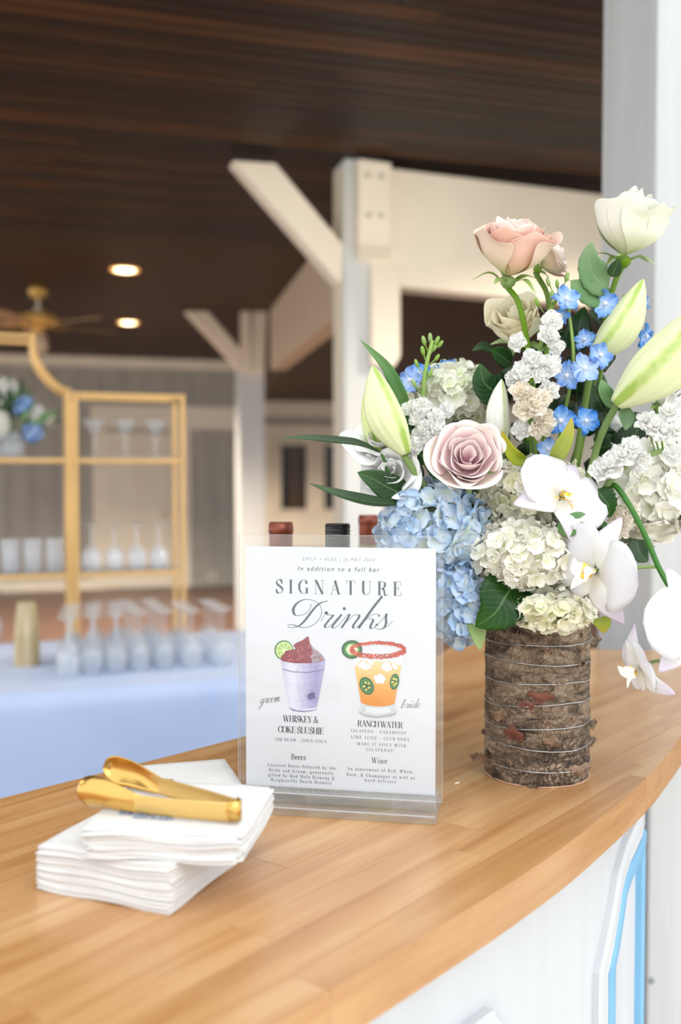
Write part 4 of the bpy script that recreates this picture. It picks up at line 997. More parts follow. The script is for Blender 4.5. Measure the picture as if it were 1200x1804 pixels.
# ================================================================== wine bottles behind the sign
M['copper'] = plain('copper_foil', '824636', 0.38, metal=0.6, noise_amt=0.08)
M['black_cap'] = plain('black_cap', '17181a', 0.35, noise_amt=0.05)
M['pale_wine'] = clear_mat('pale_wine', (0.80, 0.80, 0.42, 1), 1.35, 0.05, body=0.25, body_col=(0.72, 0.72, 0.36, 1))
M['green_glass'] = clear_mat('green_glass', (0.25, 0.35, 0.2, 1), 1.5, 0.03, body=0.1, body_col=(0.1, 0.16, 0.08, 1))
M['label_paper'] = plain('bottle_label', 'efeae0', 0.6)
def bottle(px, Y, ztop, kind, lab):
    p = P(px, 930, Y); base = Vector((p.x, p.y, ZT)); h = ztop - ZT
    b = thing('wine_bottle', base, lab, 'bottle', 'wine bottles behind the sign')
    mb = MB(); mb.lathe([(0, 0.012), (0.03, 0.003), (0.035, 0), (0.0365, 0.006), (0.037, 0.18), (0.034, 0.205), (0.022, 0.225), (0.0155, 0.238), (0.0142, 0.25), (0.0142, h - 0.01), (0.0138, h - 0.008)], base, 32)
    mb.build('bottle_body', M['green_glass'] if kind == 'cork' else M['pale_wine'], b)
    mb = MB(); mb.lathe([(0.0374, 0.05), (0.0375, 0.052), (0.0375, 0.14), (0.0374, 0.142)], base, 32); mb.build('bottle_label', M['label_paper'], b)
    mb = MB()
    if kind == 'screw':
        prof = [(0.0146, h - 0.045)]
        for k in range(6): prof += [(0.0150, h - 0.030 + k * 0.005), (0.0157, h - 0.0285 + k * 0.005), (0.0150, h - 0.027 + k * 0.005)]
        prof += [(0.0152, h - 0.002), (0.0142, h), (0, h)]
        mb.lathe(prof, base, 32); mb.build('screw_cap', M['black_cap'], b)
    else:
        prof = [(0.0147, h - 0.062), (0.0149, h - 0.016), (0.0150, h - 0.013), (0.0158, h - 0.0125), (0.0158, h - 0.005), (0.0152, h - 0.0045), (0.0152, h - 0.001), (0.0142, h), (0.0118, h - 0.0004), (0, h - 0.0006)]
        mb.lathe(prof, base, 32); c = mb.build('foil_capsule', M['copper'], b)
        mb = MB()
        for k in range(20):
            a = k * math.pi / 10; mb.box(base + Vector((0.0133 * math.cos(a), 0.0133 * math.sin(a), h)), Vector((math.cos(a), math.sin(a), 0)), 0.0012, Vector((-math.sin(a), math.cos(a), 0)), 0.0008, ZA, 0.0007)
        mb.build('rim_crimp', M['copper'], c)['kind'] = 'stuff'
bottle(495, 1.262, 1.3725, 'cork', 'wine bottle with copper foil top above the left part of the sign')
bottle(595, 1.212, 1.3735, 'screw', 'wine bottle with black screw cap above the middle of the sign')
bottle(649, 1.55, 1.3705, 'foil', 'pale wine bottle with copper foil top beside the blue hydrangea')

# ================================================================== napkins and tongs
M['napkin'] = plain('napkin_paper', 'dddcda', 0.85, noise_amt=0.02, scale=30, bump=0.15, bump_scale=160)
M['napkin_print'] = plain('napkin_print', '7d93b8', 0.8); M['napkin_pink'] = plain('napkin_print_tan', 'd5a78c', 0.8)
rn = random.Random(21)
def napkin(c, z0, ang, size, t, lab, group, sag, seed):
    ca, sa = math.cos(ang), math.sin(ang); e1 = Vector((ca, sa, 0)); e2 = Vector((-sa, ca, 0))
    base = Vector((c.x, c.y, z0)); n = 14; h = size / 2
    mb = MB()
    def zz(a, b_):
        e = max(abs(a), abs(b_)); return sag * math.sin(a * 5 + seed) * smooth(-b_, 0.4, 1.0) + sag * 0.7 * math.sin(b_ * 4 + seed * 1.7) * smooth(a, 0.5, 1)
    def surf(up):
        def fn(s, q):
            a, b_ = s * 2 - 1, q * 2 - 1
            k = 1 - 0.010 * (abs(a) ** 6 * abs(b_) ** 6) + 0.006 * math.sin(a * 7 + seed) * (abs(b_) > .9)
            return base + e1 * (a * h * k) + e2 * (b_ * h * k) + ZA * (zz(a, b_) + (t if up else 0.0))
        return fn
    b0 = mb.grid(surf(False), n, n); b1 = mb.grid(surf(True), n, n); w = n + 1
    rim_ = [i for i in range(n)] + [n + w * j for j in range(n)] + [w * n + n - i for i in range(n)] + [w * (n - j) for j in range(n)]
    bulge = len(mb.v)
    for i in rim_:
        p = (mb.v[b0 + i] + mb.v[b1 + i]) / 2; d = (p - base); d.z = 0; mb.add(p + d.normalized() * t * 0.35)
    m = len(rim_)
    for k in range(m):
        j = (k + 1) % m
        mb.face((b0 + rim_[k], b0 + rim_[j], bulge + j, bulge + k)); mb.face((bulge + k, bulge + j, b1 + rim_[j], b1 + rim_[k]))
    for k in range(n * n): mb.f[k] = mb.f[k][::-1]
    o = mb.build('cocktail_napkin', M['napkin'], None)
    for v in o.data.vertices: v.co -= base
    o.location = base
    return tag(o, lab, 'napkin', group)
def ordinal(k): return ['topmost', 'second', 'third', 'fourth', 'fifth', 'sixth', 'seventh', 'eighth', 'ninth', 'tenth', 'eleventh', 'twelfth', 'thirteenth', 'fourteenth', 'fifteenth', 'sixteenth', 'seventeenth', 'eighteenth', 'nineteenth', 'twentieth', 'twenty-first', 'twenty-second', 'twenty-third', 'twenty-fourth'][k]
A = Vector((-0.2575, 0.8325, 0)); a1_ = math.radians(-22); S_ = 0.131
cL = A + Vector((math.cos(a1_), math.sin(a1_), 0)) * S_ / 2 + Vector((-math.sin(a1_), math.cos(a1_), 0)) * S_ / 2
nl = 24; tl = 0.0385 / nl
for k in range(nl):
    i = nl - 1 - k
    napkin(cL + Vector((rn.uniform(-.0012, .0012), rn.uniform(-.0012, .0012), 0)), ZT + 0.0004 + k * tl, a1_ + rn.uniform(-.012, .012), S_, tl * 0.96, 'white paper napkin, %s from the top of the large lower stack' % ordinal(i) if i else 'topmost white paper napkin of the large lower stack', 'napkins in the lower stack', 0.0011, 1.0 + k * 0.12)
B = Vector((-0.2108, 0.8035, 0)); a2_ = math.radians(-7.5)
cU = B + Vector((math.cos(a2_), math.sin(a2_), 0)) * S_ / 2 + Vector((-math.sin(a2_), math.cos(a2_), 0)) * S_ / 2
zU = ZT + 0.0400; nu_ = 15; tu = 0.023 / nu_
for k in range(nu_):
    i = nu_ - 1 - k
    nk = napkin(cU + Vector((rn.uniform(-.003, .003), rn.uniform(-.0015, .0015), 0)), zU + k * tu, a2_ + rn.uniform(-.03, .03) * (1 if k < nu_ - 1 else 0), S_, tu * 0.96, 'white paper napkin, %s from the top of the upper stack beneath the tongs' % ordinal(i) if i else 'topmost napkin under the gold tongs with blue printing', 'napkins in the upper stack', 0.0013, 2.0 + k * 0.15)
zN = zU + 0.023
# printing on the top napkin: two lines in blue
def nap_text(words, x0, x1, y0, cap):
    mb = MB(); adv = [GL[c][0] * cap for c in words]; tr = ((x1 - x0) - sum(adv)) / (len(words) - 1); x = x0
    ca, sa = math.cos(a2_), math.sin(a2_)
    org = Vector((cU.x, cU.y, 0))
    for c, a in zip(words, adv):
        glyph(mb, c, x, y0, cap, 0.22, 0.1, lambda u_, v_: org + Vector((ca * u_ - sa * v_, sa * u_ + ca * v_, zN + 0.0012))); x += a + tr
    return mb
GL['2'] = (.6, (Cv((.1, .75), (.16, .95), (.36, .97), (.48, .78), (.4, .5), (.08, .03)), N((.08, .03), (.52, .03)))); GL['0'] = (.62, GL['O'][1]); GL['6'] = (.6, (Cv((.46, .97), (.2, .8), (.08, .4), (.14, .08), (.32, .02), (.5, .14), (.5, .42), (.3, .55), (.1, .4)),)); GL['4'] = (.6, (K((.4, 0), (.4, 1)), N((.4, 1), (.05, .3)), N((.05, .3), (.55, .3))))
def nloc(px, py):
    q = G(px, py, zN + 0.001) - Vector((cU.x, cU.y, 0)); ca, sa = math.cos(a2_), math.sin(a2_); return q.x * ca + q.y * sa, -q.x * sa + q.y * ca
n0, n1, n2, n3 = nloc(202, 1437), nloc(276, 1434), nloc(229, 1444.5), nloc(306, 1441)
mb = nap_text('THE BAR', n0[0], n1[0], (n0[1] + n1[1]) / 2, 0.0085); mb.join(nap_text('MAY 26 2024', n2[0], n3[0], (n2[1] + n3[1]) / 2, 0.0062))
mb.build('printing', M['napkin_print'], nk, False)
# small stack behind, turned
R1 = Vector((-0.134, 1.158, 0)); e1b = Vector((-math.cos(math.radians(20)), -math.sin(math.radians(20)), 0)); e2b = Vector((math.sin(math.radians(14)), -math.cos(math.radians(14)), 0))
cB = R1 + e1b * 0.065 + e2b * 0.065
for k in range(8):
    i = 7 - k
    nb = napkin(cB + Vector((rn.uniform(-.001, .001), rn.uniform(-.001, .001), 0)), ZT + 0.0004 + k * 0.0026, math.radians(17) + rn.uniform(-.02, .02), 0.131, 0.0025, 'white paper napkin, %s from the top of the turned stack behind the tongs' % ordinal(i) if i else 'topmost napkin of the turned stack behind the tongs with tan print', 'napkins in the turned stack', 0.0006, 0.5 + k * 0.1)
mb = MB(); rr = random.Random(9)
pc_ = G(296, 1374, ZT + 0.0225)
for k in range(6):
    a = k * 1.047; b = len(mb.v)
    for q in range(8): mb.add(pc_ + Vector((0.0042 * math.cos(a) + 0.003 * math.cos(q * .785), 0.003 * math.sin(a) + 0.002 * math.sin(q * .785), 0)))
    mb.face([b + q for q in range(8)])
mb.build('printing', M['napkin_pink'], nb, False)

# gold tongs: one bent strip, two spoon ends
m, nt, b = new_mat('brushed_gold'); M['gold'] = m; L = nt.links
b.inputs['Base Color'].default_value = lin('d8ae62'); b.inputs['Metallic'].default_value = 1.0; b.inputs['Roughness'].default_value = 0.24
m, nt, b = new_mat('knurled_gold'); M['gold_knurl'] = m; L = nt.links
b.inputs['Base Color'].default_value = lin('dcb872'); b.inputs['Metallic'].default_value = 1.0; b.inputs['Roughness'].default_value = 0.32
tc = nd(nt, 'ShaderNodeTexCoord'); mp = nd(nt, 'ShaderNodeMapping'); mp.inputs['Scale'].default_value = (9.0, 46.0, 1); mp.inputs['Rotation'].default_value = (0, 0, 0); L.new(tc.outputs['UV'], mp.inputs['Vector'])
ck = nd(nt, 'ShaderNodeTexVoronoi', i_Scale=1.0, i_Randomness=0.0); L.new(mp.outputs[0], ck.inputs['Vector'])
bp = nd(nt, 'ShaderNodeBump', i_Strength=0.7, i_Distance=0.0012, invert=True); L.new(ck.outputs['Distance'], bp.inputs['Height']); L.new(bp.outputs[0], b.inputs['Normal'])
zb = zN + 0.0016
bend = G(423, 1449, zb); tip1 = G(137, 1412, zb + 0.004); tip2 = G(182, 1372, zb + 0.004)
tongs = thing('serving_tongs', Vector((bend.x, bend.y, zb)), 'gold serving tongs lying on the upper napkin stack', 'tongs')
ax = ((tip1 + tip2) / 2 - bend); ax.z = 0; ax.normalize(); pn = Vector((-ax.y, ax.x, 0))
if (tip2 - tip1).dot(pn) < 0: pn = -pn
def arm(tip, side, name):
    d = tip - bend; ln = d.dot(ax); off = d.dot(pn)
    def c(v):                                     # centre line
        return bend + ax * (0.006 + (ln - 0.006) * v) + pn * (side * 0.005 + (off - side * 0.005) * (v ** 0.9) + side * 0.004 * math.sin(v * math.pi))
    def hw(v):
        if v < 0.58: return 0.0082 - 0.001 * v
        s = (v - 0.58) / 0.42; return 0.0082 + 0.0055 * math.sin(min(1, s * 1.25) * math.pi / 2) if s < 0.72 else (0.0137) * math.sqrt(max(0.0, 1 - ((s - 0.72) / 0.28) ** 2)) + 0.0002
    def fn(sgn):
        def f(u_, v):
            p = c(v); w = hw(v); a = u_ * 2 - 1
            dep = (0.0012 + 0.0062 * smooth(v, 0.55, 0.8)) * (1 - a * a) * min(1.0, (w / 0.0105) ** 1.3 if v > 0.8 else 1.0)
            up = ZA * (w * a + 0.0090 + 0.0054 * smooth(v, 0.5, 0.85))
            return p + up + pn * side * (dep - sgn * 0.0007) 
        return f
    body = MB(); nv = 46
    bo = body.grid(fn(0), 8, nv); bi = body.grid(fn(1.2), 8, nv)
    for k in range(8 * nv, 2 * 8 * nv): body.f[k] = body.f[k][::-1]
    for j in range(nv):
        for i in (0, 8):
            q = (bo + j * 9 + i, bo + (j + 1) * 9 + i, bi + (j + 1) * 9 + i, bi + j * 9 + i); body.face(q if i == 0 else q[::-1])
    o = body.build(name, [M['gold'], M['gold_knurl']], tongs)
    for p_ in o.data.polygons:
        cv_ = sum(o.data.uv_layers[0].data[li].uv[1] for li in p_.loop_indices) / len(p_.loop_indices)
        if 0.03 < cv_ < 0.58: p_.material_index = 1
    return o
arm(tip1, -1, 'arm'); arm(tip2, 1, 'arm')
mb = MB()
def bfn(s, q):
    a = math.pi * s; c = bend + ax * 0.007 - ax * (0.0075 * math.sin(a)) - pn * (0.0062 * math.cos(a)); return c + ZA * (0.0098 + (q * 2 - 1) * 0.0085)
mb.grid(bfn, 14, 2); o = mb.build('spring_bend', M['gold'], tongs); sm = o.modifiers.new('thick', 'SOLIDIFY'); sm.thickness = 0.0009

# a fallen petal
fp = G(806, 1381, ZT + 0.0006); mb = MB()
mb.grid(lambda s, q: fp + Vector(((s - .5) * 0.005 * math.sin(math.pi * q) + 0.006 * (q - .5), 0.008 * (q - .5), 0.0012 * (s - .5) ** 2 * 4)), 4, 6)
tag(mb.build('fallen_petal', plain('fallen_petal', 'f1ead8', 0.6), None), 'tiny cream petal fallen on the bar top left of the log vase', 'petal')

# ================================================================== drinks table, cloth, shelf and glasses
AT = math.radians(20.3); ta = Vector((math.cos(AT), math.sin(AT), 0)); tb = Vector((-math.sin(AT), math.cos(AT), 0))
tO = Vector((-1.0542, 3.06, 0)); TZ = 0.75
def T(a, b_, z=TZ): return tO + ta * a + tb * b_ + ZA * (z)
TL0, TL1, TD = -1.5, 1.56, 1.04
tbl = thing('folding_table', T(0, TD / 2, 0), 'folding banquet table under the pale blue cloth', 'table')
M['table_gray'] = plain('table_grey', 'b8b4ac', 0.6)
mb = MB(); mb.box(T((TL0 + TL1) / 2, TD / 2, TZ - 0.025), ta, (TL1 - TL0) / 2 - 0.02, tb, TD / 2 - 0.02, ZA, 0.018); mb.build('tabletop', M['table_gray'], tbl, False)
for a in (TL0 + 0.2, TL1 - 0.2):
    for q in (0.15, TD - 0.15):
        mb = MB(); mb.tube([T(a, q, 0), T(a, q, TZ - 0.043)], 0.015, 10); mb.build('leg', M['bolt'], tbl)
m, nt, b = new_mat('blue_cloth'); M['cloth'] = m; L = nt.links
b.inputs['Roughness'].default_value = 0.8; b.inputs['Sheen Weight'].default_value = 0.2
tc = nd(nt, 'ShaderNodeTexCoord'); n1 = nd(nt, 'ShaderNodeTexNoise', i_Scale=3.0, i_Detail=3.0); L.new(tc.outputs['Object'], n1.inputs['Vector'])
r = ramp(nt, [(0.3, 'a9bfe8'), (0.7, 'b6c9ee')]); L.new(n1.outputs['Fac'], r.inputs[0]); L.new(r.outputs[0], b.inputs['Base Color'])
mb = MB(); nx = 150
def cl(s, q):
    a = TL0 + (TL1 - TL0) * s
    if q < 0.5: return T(a, TD * (1 - q / 0.5), TZ + 0.001)
    d = (q - 0.5) / 0.5; fold = 0.018 * math.sin(a * 9.0 + 0.8 * math.sin(a * 3.1)) * d + 0.02 * d
    return T(a, -0.004 - fold - 0.012 * math.sin(min(1, d * 8) * math.pi / 2), TZ + 0.001 - 0.72 * d)
mb.grid(cl, nx, 28)
def cr(s, q):
    d = s; b_ = TD * q; fold = 0.016 * math.sin(b_ * 12) * d + 0.02 * d
    return T(TL1 + fold, b_, TZ + 0.001 - 0.72 * d)
mb.grid(cr, 10, 30)
cl_o = tag(mb.build('tablecloth', M['cloth'], None), 'pale blue cloth over the drinks table', 'tablecloth')

# --- gold shelf standing on the table
sO = Vector((-0.7173, 4.3626, 0)); AS = math.radians(19); fa = Vector((-math.cos(AS), -math.sin(AS), 0)); fb = Vector((-math.sin(AS), math.cos(AS), 0))
sO = sO - fb * 0.22
def S(x, y, z): return sO + fa * x + fb * y + ZA * z
TS = 0.0082; BW = 0.455; SD = 0.2; Z0 = TZ + 0.002
rack = thing('bar_shelf', S(BW, SD / 2, Z0), 'gold framed display shelf with arched centre on the blue table', 'shelf')
def bar(p, q, name, mat=None, r_=TS, par=rack):
    d = (q - p); ln = d.length; d.normalize()
    x = fa if abs(d.dot(fa)) < 0.9 else fb
    x = (x - d * x.dot(d)).normalized(); y = d.cross(x)
    mb = MB(); mb.box((p + q) / 2, d, ln / 2, x, r_, y, r_); return bevel(mb.build(name, mat or M['gold_tube'], par, False), 0.002)
ZTOP = 1.775; ZS1, ZS2 = 1.497, 1.034
for y in (0, SD):
    bar(S(0.012, y, Z0), S(0.012, y, ZTOP), 'post'); bar(S(BW - 0.012, y, Z0), S(BW - 0.012, y, ZTOP), 'post')
    bar(S(0.025, y, ZTOP - 0.012), S(BW - 0.025, y, ZTOP - 0.012), 'top_rail')
    bar(S(BW + 0.014, y, Z0), S(BW + 0.014, y, ZTOP + 0.01), 'post')
    # shoulder: curved rail up to the taller arch
    x0 = BW + 0.014; pts = [S(x0, y, ZTOP), S(x0 + 0.045, y, ZTOP + 0.022), S(x0 + 0.095, y, ZTOP + 0.075), S(x0 + 0.128, y, ZTOP + 0.14), S(x0 + 0.135, y, ZTOP + 0.2), S(x0 + 0.135, y, ZTOP + 0.222)]
    mb = MB(); mb.tube(catmull(pts, 24), 0.0105, 8); mb.build('curved_rail', M['gold_tube'], rack)
    bar(S(x0 + 0.123, y, ZTOP + 0.212), S(x0 + 0.95, y, ZTOP + 0.212), 'top_rail')
    bar(S(x0 + 1.1, y, Z0), S(x0 + 1.1, y, ZTOP), 'post')
for x in (0.012, BW - 0.012):
    bar(S(x, 0.012, ZTOP - 0.012), S(x, SD - 0.012, ZTOP - 0.012), 'side_rail')
M['shelf_glass'] = clear_mat('shelf_glass', (0.9, 0.93, 0.93, 1), 1.5, 0.02, body=0.12)
for (xa, xb) in ((0.025, BW - 0.025), (BW + 0.027, BW + 1.1)):
    for z in (ZS1, ZS2):
        for y in (0, SD): bar(S(xa, y, z), S(xb, y, z), 'shelf_rail', None, 0.0085)
        mb = MB(); mb.box(S((xa + xb) / 2, SD / 2, z + 0.0125), fa, (xb - xa) / 2, fb, SD / 2, ZA, 0.002); mb.build('shelf_board', M['shelf_glass'], rack, False)

# --- glassware
M['glass'] = clear_mat('table_glass', (0.95, 0.965, 0.98, 1), 1.6, 0.04, body=0.11, body_col=(0.97, 0.98, 1, 1))
M['glass_bright'] = clear_mat('highlight_glass', (0.95, 0.97, 1, 1), 1.7, 0.03, body=0.24, body_col=(0.95, 0.97, 1, 1))  # clear glass with white mixed in to stand for highlights on the feet
def stem_glass_mesh(name, bowl, h_stem, r_foot, mat, up):
    """bowl: profile (r, z above stem top); upside down when up is False"""
    prof = [(0, 0.003), (r_foot, 0.0), (r_foot, 0.002), (r_foot * 0.5, 0.005), (0.006, 0.012), (0.0042, h_stem * 0.5), (0.006, h_stem)]
    prof += [(r_, h_stem + z) for r_, z in bowl]
    inner_ = [(max(0.0, r_ - 0.0016), h_stem + z) for r_, z in reversed(bowl[1:])] + [(0.0, h_stem + bowl[1][1] + 0.001)]
    prof += inner_
    mb = MB(); mb.lathe(prof, n=24); H = h_stem + bowl[-1][1]
    if not up:
        mb.v = [Vector((v.x, v.y, H - v.z)) for v in mb.v]; mb.f = [f[::-1] for f in mb.f]
    mb.m[:24 * 4] = [1] * (24 * 4)
    return mb.mesh(name, [mat, M['glass_bright']]), H
wine_bowl = [(0.012, 0.003), (0.030, 0.02), (0.038, 0.045), (0.039, 0.065), (0.035, 0.095), (0.031, 0.115)]
mw, Hw = stem_glass_mesh('wine_glass', wine_bowl, 0.09, 0.036, M['glass'], False)
cols_front = [(120, 1199, 'coupe'), (163, 1192, ''), (205, 1189, ''), (247, 1185, ''), (290, 1181, ''), (338, 1180, ''), (392, 1176, '')]
ordn = ['first', 'second', 'third', 'fourth', 'fifth', 'sixth', 'seventh']
for ci, (px, py, kind) in enumerate(cols_front):
    base = G(px, py - 3, TZ)
    nrow = 5 if ci < 5 else 4
    for rI in range(nrow):
        q = base + tb * (0.088 * rI) - ta * (0.0) + ta * (0.012 * rI if ci < 3 else 0)
        o = bpy.data.objects.new('wine_glass', mw); COL.objects.link(o); o.location = (q.x, q.y, TZ + 0.0015)
        tag(o, 'upside-down stemmed glass on blue cloth, %s row from front, %s column from left' % (ordn[rI], ordn[ci]), 'glass', 'upside-down glasses on the drinks table')
# stack of gold cups
M['gold_cup'] = clear_mat('gold_plastic', (0.86, 0.78, 0.52, 1), 2.2, 0.15, body=0.35, body_col=(0.80, 0.70, 0.45, 1))
cupb = G(48, 1172, TZ); mbc = MB(); mbc.lathe([(0, 0), (0.030, 0), (0.031, 0.003), (0.0445, 0.118), (0.047, 0.121), (0.0445, 0.1215), (0.0295, 0.004), (0, 0.004)], n=28)
mbc.v = [Vector((v.x, v.y, 0.1215 - v.z)) for v in mbc.v]; mbc.f = [f[::-1] for f in mbc.f]
me_c = mbc.mesh('plastic_cup', M['gold_cup'])
for k in range(9):
    o = bpy.data.objects.new('plastic_cup', me_c); COL.objects.link(o); o.location = (cupb.x, cupb.y, TZ + 0.0015 + 0.0135 * (8 - k))
    tag(o, 'gold plastic cup, %s from the top of the stack on the blue cloth' % ordinal(k) if k else 'topmost gold plastic cup of the stack on the blue cloth', 'cup', 'stacked gold plastic cups')
e_ = G(-12, 1128, TZ); o = bpy.data.objects.new('wine_glass', mw); COL.objects.link(o); o.location = (e_.x, e_.y, TZ + 0.0015); tag(o, 'lone upside-down glass at the left picture edge beside the gold cups', 'glass')
# martini glasses, upper shelf
mm_, Hm = stem_glass_mesh('martini_glass', [(0.006, 0.002), (0.02, 0.018), (0.038, 0.05), (0.05, 0.075)], 0.085, 0.034, M['glass'], True)
for k, px in enumerate((165, 218, 266)):
    x = 0.36 - 0.125 * k
    p = S(x, SD * 0.5, ZS1 + 0.0147); o = bpy.data.objects.new('martini_glass', mm_); COL.objects.link(o); o.location = p
    tag(o, '%s cone-shaped cocktail glass from the left on the upper gold shelf' % ordn[k], 'glass', 'cocktail glasses on the upper shelf')
mg, Hg = stem_glass_mesh('wine_glass', [(0.012, 0.003), (0.030, 0.02), (0.037, 0.045), (0.038, 0.065), (0.034, 0.10)], 0.085, 0.034, M['glass_bright'], False)
for k in range(4):
    p = S(0.375 - 0.092 * k, SD * 0.5, ZS2 + 0.0147); o = bpy.data.objects.new('wine_glass', mg); COL.objects.link(o); o.location = p
    tag(o, 'upside-down stemmed glass, %s from the left on the lower right gold shelf' % ordn[k], 'glass', 'glasses on the lower right shelf')
mbt = MB(); mbt.lathe([(0, 0.006), (0.03, 0.0), (0.034, 0.002), (0.037, 0.13), (0.0355, 0.13), (0.0325, 0.008), (0, 0.009)], n=24)
me_t = mbt.mesh('tumbler', M['glass_bright'])
for k in range(5):
    p = S(BW + 0.07 + 0.086 * k, SD * 0.5, ZS2 + 0.0147); o = bpy.data.objects.new('tumbler', me_t); COL.objects.link(o); o.location = p
    tag(o, 'clear tumbler, %s from the right on the lower left gold shelf' % ordn[k], 'glass', 'tumblers on the lower left shelf')
# ================================================================== birch log vase
VC = Vector((0.2325, 1.169, 0)); VR = 0.0605; VH = 0.203
m, nt, b = new_mat('birch_bark'); M['bark'] = m; L = nt.links
tc = nd(nt, 'ShaderNodeTexCoord')
mp = nd(nt, 'ShaderNodeMapping'); mp.inputs['Scale'].default_value = (1, 1, 2.6); L.new(tc.outputs['Object'], mp.inputs['Vector'])
n1 = nd(nt, 'ShaderNodeTexNoise', i_Scale=26.0, i_Detail=9.0, i_Roughness=0.7, i_Distortion=0.8); L.new(mp.outputs[0], n1.inputs['Vector'])
r1 = ramp(nt, [(0.30, '2a2019'), (0.42, '5a493b'), (0.51, '85705c'), (0.62, 'a5907a'), (0.76, 'cbbdac')]); L.new(n1.outputs['Fac'], r1.inputs[0])
mp2 = nd(nt, 'ShaderNodeMapping'); mp2.inputs['Scale'].default_value = (20, 20, 190); L.new(tc.outputs['Object'], mp2.inputs['Vector'])
n2 = nd(nt, 'ShaderNodeTexNoise', i_Scale=1.0, i_Detail=5.0, i_Roughness=0.6); L.new(mp2.outputs[0], n2.inputs['Vector'])
r2 = ramp(nt, [(0.30, '241a14'), (0.40, 'ffffff')]); L.new(n2.outputs['Fac'], r2.inputs[0])
mx = nd(nt, 'ShaderNodeMix', data_type='RGBA', blend_type='MULTIPLY'); mx.inputs[0].default_value = 0.8; L.new(r1.outputs[0], mx.inputs[6]); L.new(r2.outputs[0], mx.inputs[7])
vo = nd(nt, 'ShaderNodeTexVoronoi', feature='DISTANCE_TO_EDGE', i_Scale=1.0); mpv = nd(nt, 'ShaderNodeMapping'); mpv.inputs['Scale'].default_value = (150, 150, 80)
n3 = nd(nt, 'ShaderNodeTexNoise', i_Scale=40.0, i_Detail=4.0); L.new(tc.outputs['Object'], n3.inputs['Vector'])
va = nd(nt, 'ShaderNodeVectorMath', operation='MULTIPLY_ADD'); va.inputs[1].default_value = (0.035, 0.035, 0.05); L.new(n3.outputs['Color'], va.inputs[0]); L.new(tc.outputs['Object'], va.inputs[2]); L.new(va.outputs[0], mpv.inputs['Vector']); L.new(mpv.outputs[0], vo.inputs['Vector'])
r3 = ramp(nt, [(0.0, '2a2019'), (0.16, 'ffffff')]); L.new(vo.outputs['Distance'], r3.inputs[0])
n4 = nd(nt, 'ShaderNodeTexNoise', i_Scale=9.0, i_Detail=2.0); L.new(tc.outputs['Object'], n4.inputs['Vector'])
r4 = ramp(nt, [(0.50, '000000'), (0.60, 'ffffff')]); L.new(n4.outputs['Fac'], r4.inputs[0])
mk = nd(nt, 'ShaderNodeMath', operation='MULTIPLY'); mk.inputs[1].default_value = 0.85; L.new(r4.outputs[0], mk.inputs[0])
mx2 = nd(nt, 'ShaderNodeMix', data_type='RGBA', blend_type='MULTIPLY'); L.new(mk.outputs[0], mx2.inputs[0]); L.new(mx.outputs[2], mx2.inputs[6]); L.new(r3.outputs[0], mx2.inputs[7])
L.new(mx2.outputs[2], b.inputs['Base Color']); b.inputs['Roughness'].default_value = 0.75
sm_ = nd(nt, 'ShaderNodeMath', operation='MULTIPLY_ADD'); sm_.inputs[1].default_value = 0.5; L.new(r3.outputs[0], sm_.inputs[0]); L.new(n1.outputs['Fac'], sm_.inputs[2])
bp = nd(nt, 'ShaderNodeBump', i_Strength=0.9, i_Distance=0.004); L.new(sm_.outputs[0], bp.inputs['Height']); L.new(bp.outputs[0], b.inputs['Normal'])
M['bark_flake'] = plain('bark_flake', '8a705a', 0.75, noise_amt=0.5, scale=90, bump=0.5, bump_scale=200)
M['bark_red'] = plain('inner_bark', '6e4233', 0.7, noise_amt=0.35, scale=90)
M['bark_pale'] = plain('pale_bark_rim', 'c0987c', 0.7, noise_amt=0.2, scale=60)
M['wire'] = plain('florist_wire', 'c9ccce', 0.3, metal=0.9, noise_amt=0.03)
vbase = VC + ZA * ZT
vase = thing('log_vase', vbase, 'birch bark log vase wound with silver wire holding the bouquet', 'vase')
def bark_r(a, z):
    p = Vector((math.cos(a) * 2.2, math.sin(a) * 2.2, z * 16))
    r_ = VR + 0.0016 * noise.noise(p) + 0.0011 * noise.noise(p * 3.1) + 0.0016 * max(0, noise.noise(Vector((math.cos(a) * 5, math.sin(a) * 5, z * 60)))) 
    return r_
mb = MB(); na, nz_ = 150, 90
mb.grid(lambda s, q: vbase + Vector((bark_r(s * 2 * math.pi, q * VH) * math.cos(s * 2 * math.pi), bark_r(s * 2 * math.pi, q * VH) * math.sin(s * 2 * math.pi), q * VH)), na, nz_, closed=True)
mb.grid(lambda s, q: vbase + Vector(((bark_r(s * 2 * math.pi, VH) - 0.011 * min(1, q * 4)) * math.cos(s * 2 * math.pi), (bark_r(s * 2 * math.pi, VH) - 0.011 * min(1, q * 4)) * math.sin(s * 2 * math.pi), VH - max(0, q - 0.25) * 0.05)), na, 8, closed=True)
mb.face([vbase_i for vbase_i in range(na)][::-1])
mb.build('bark', M['bark'], vase)
mb = MB(); mb.lathe([(VR - 0.002, 0.0), (VR + 0.0012, 0.0004), (VR + 0.0013, 0.0016), (VR - 0.001, 0.0022)], vbase, 60); mb.build('base_rim', M['bark_pale'], vase)
mb = MB(); mb.lathe([(0, VH - 0.04), (VR - 0.01, VH - 0.04)], vbase, 24); mb.build('floral_foam', plain('foam', '2f4a2c', 0.9), vase)
rv = random.Random(4)
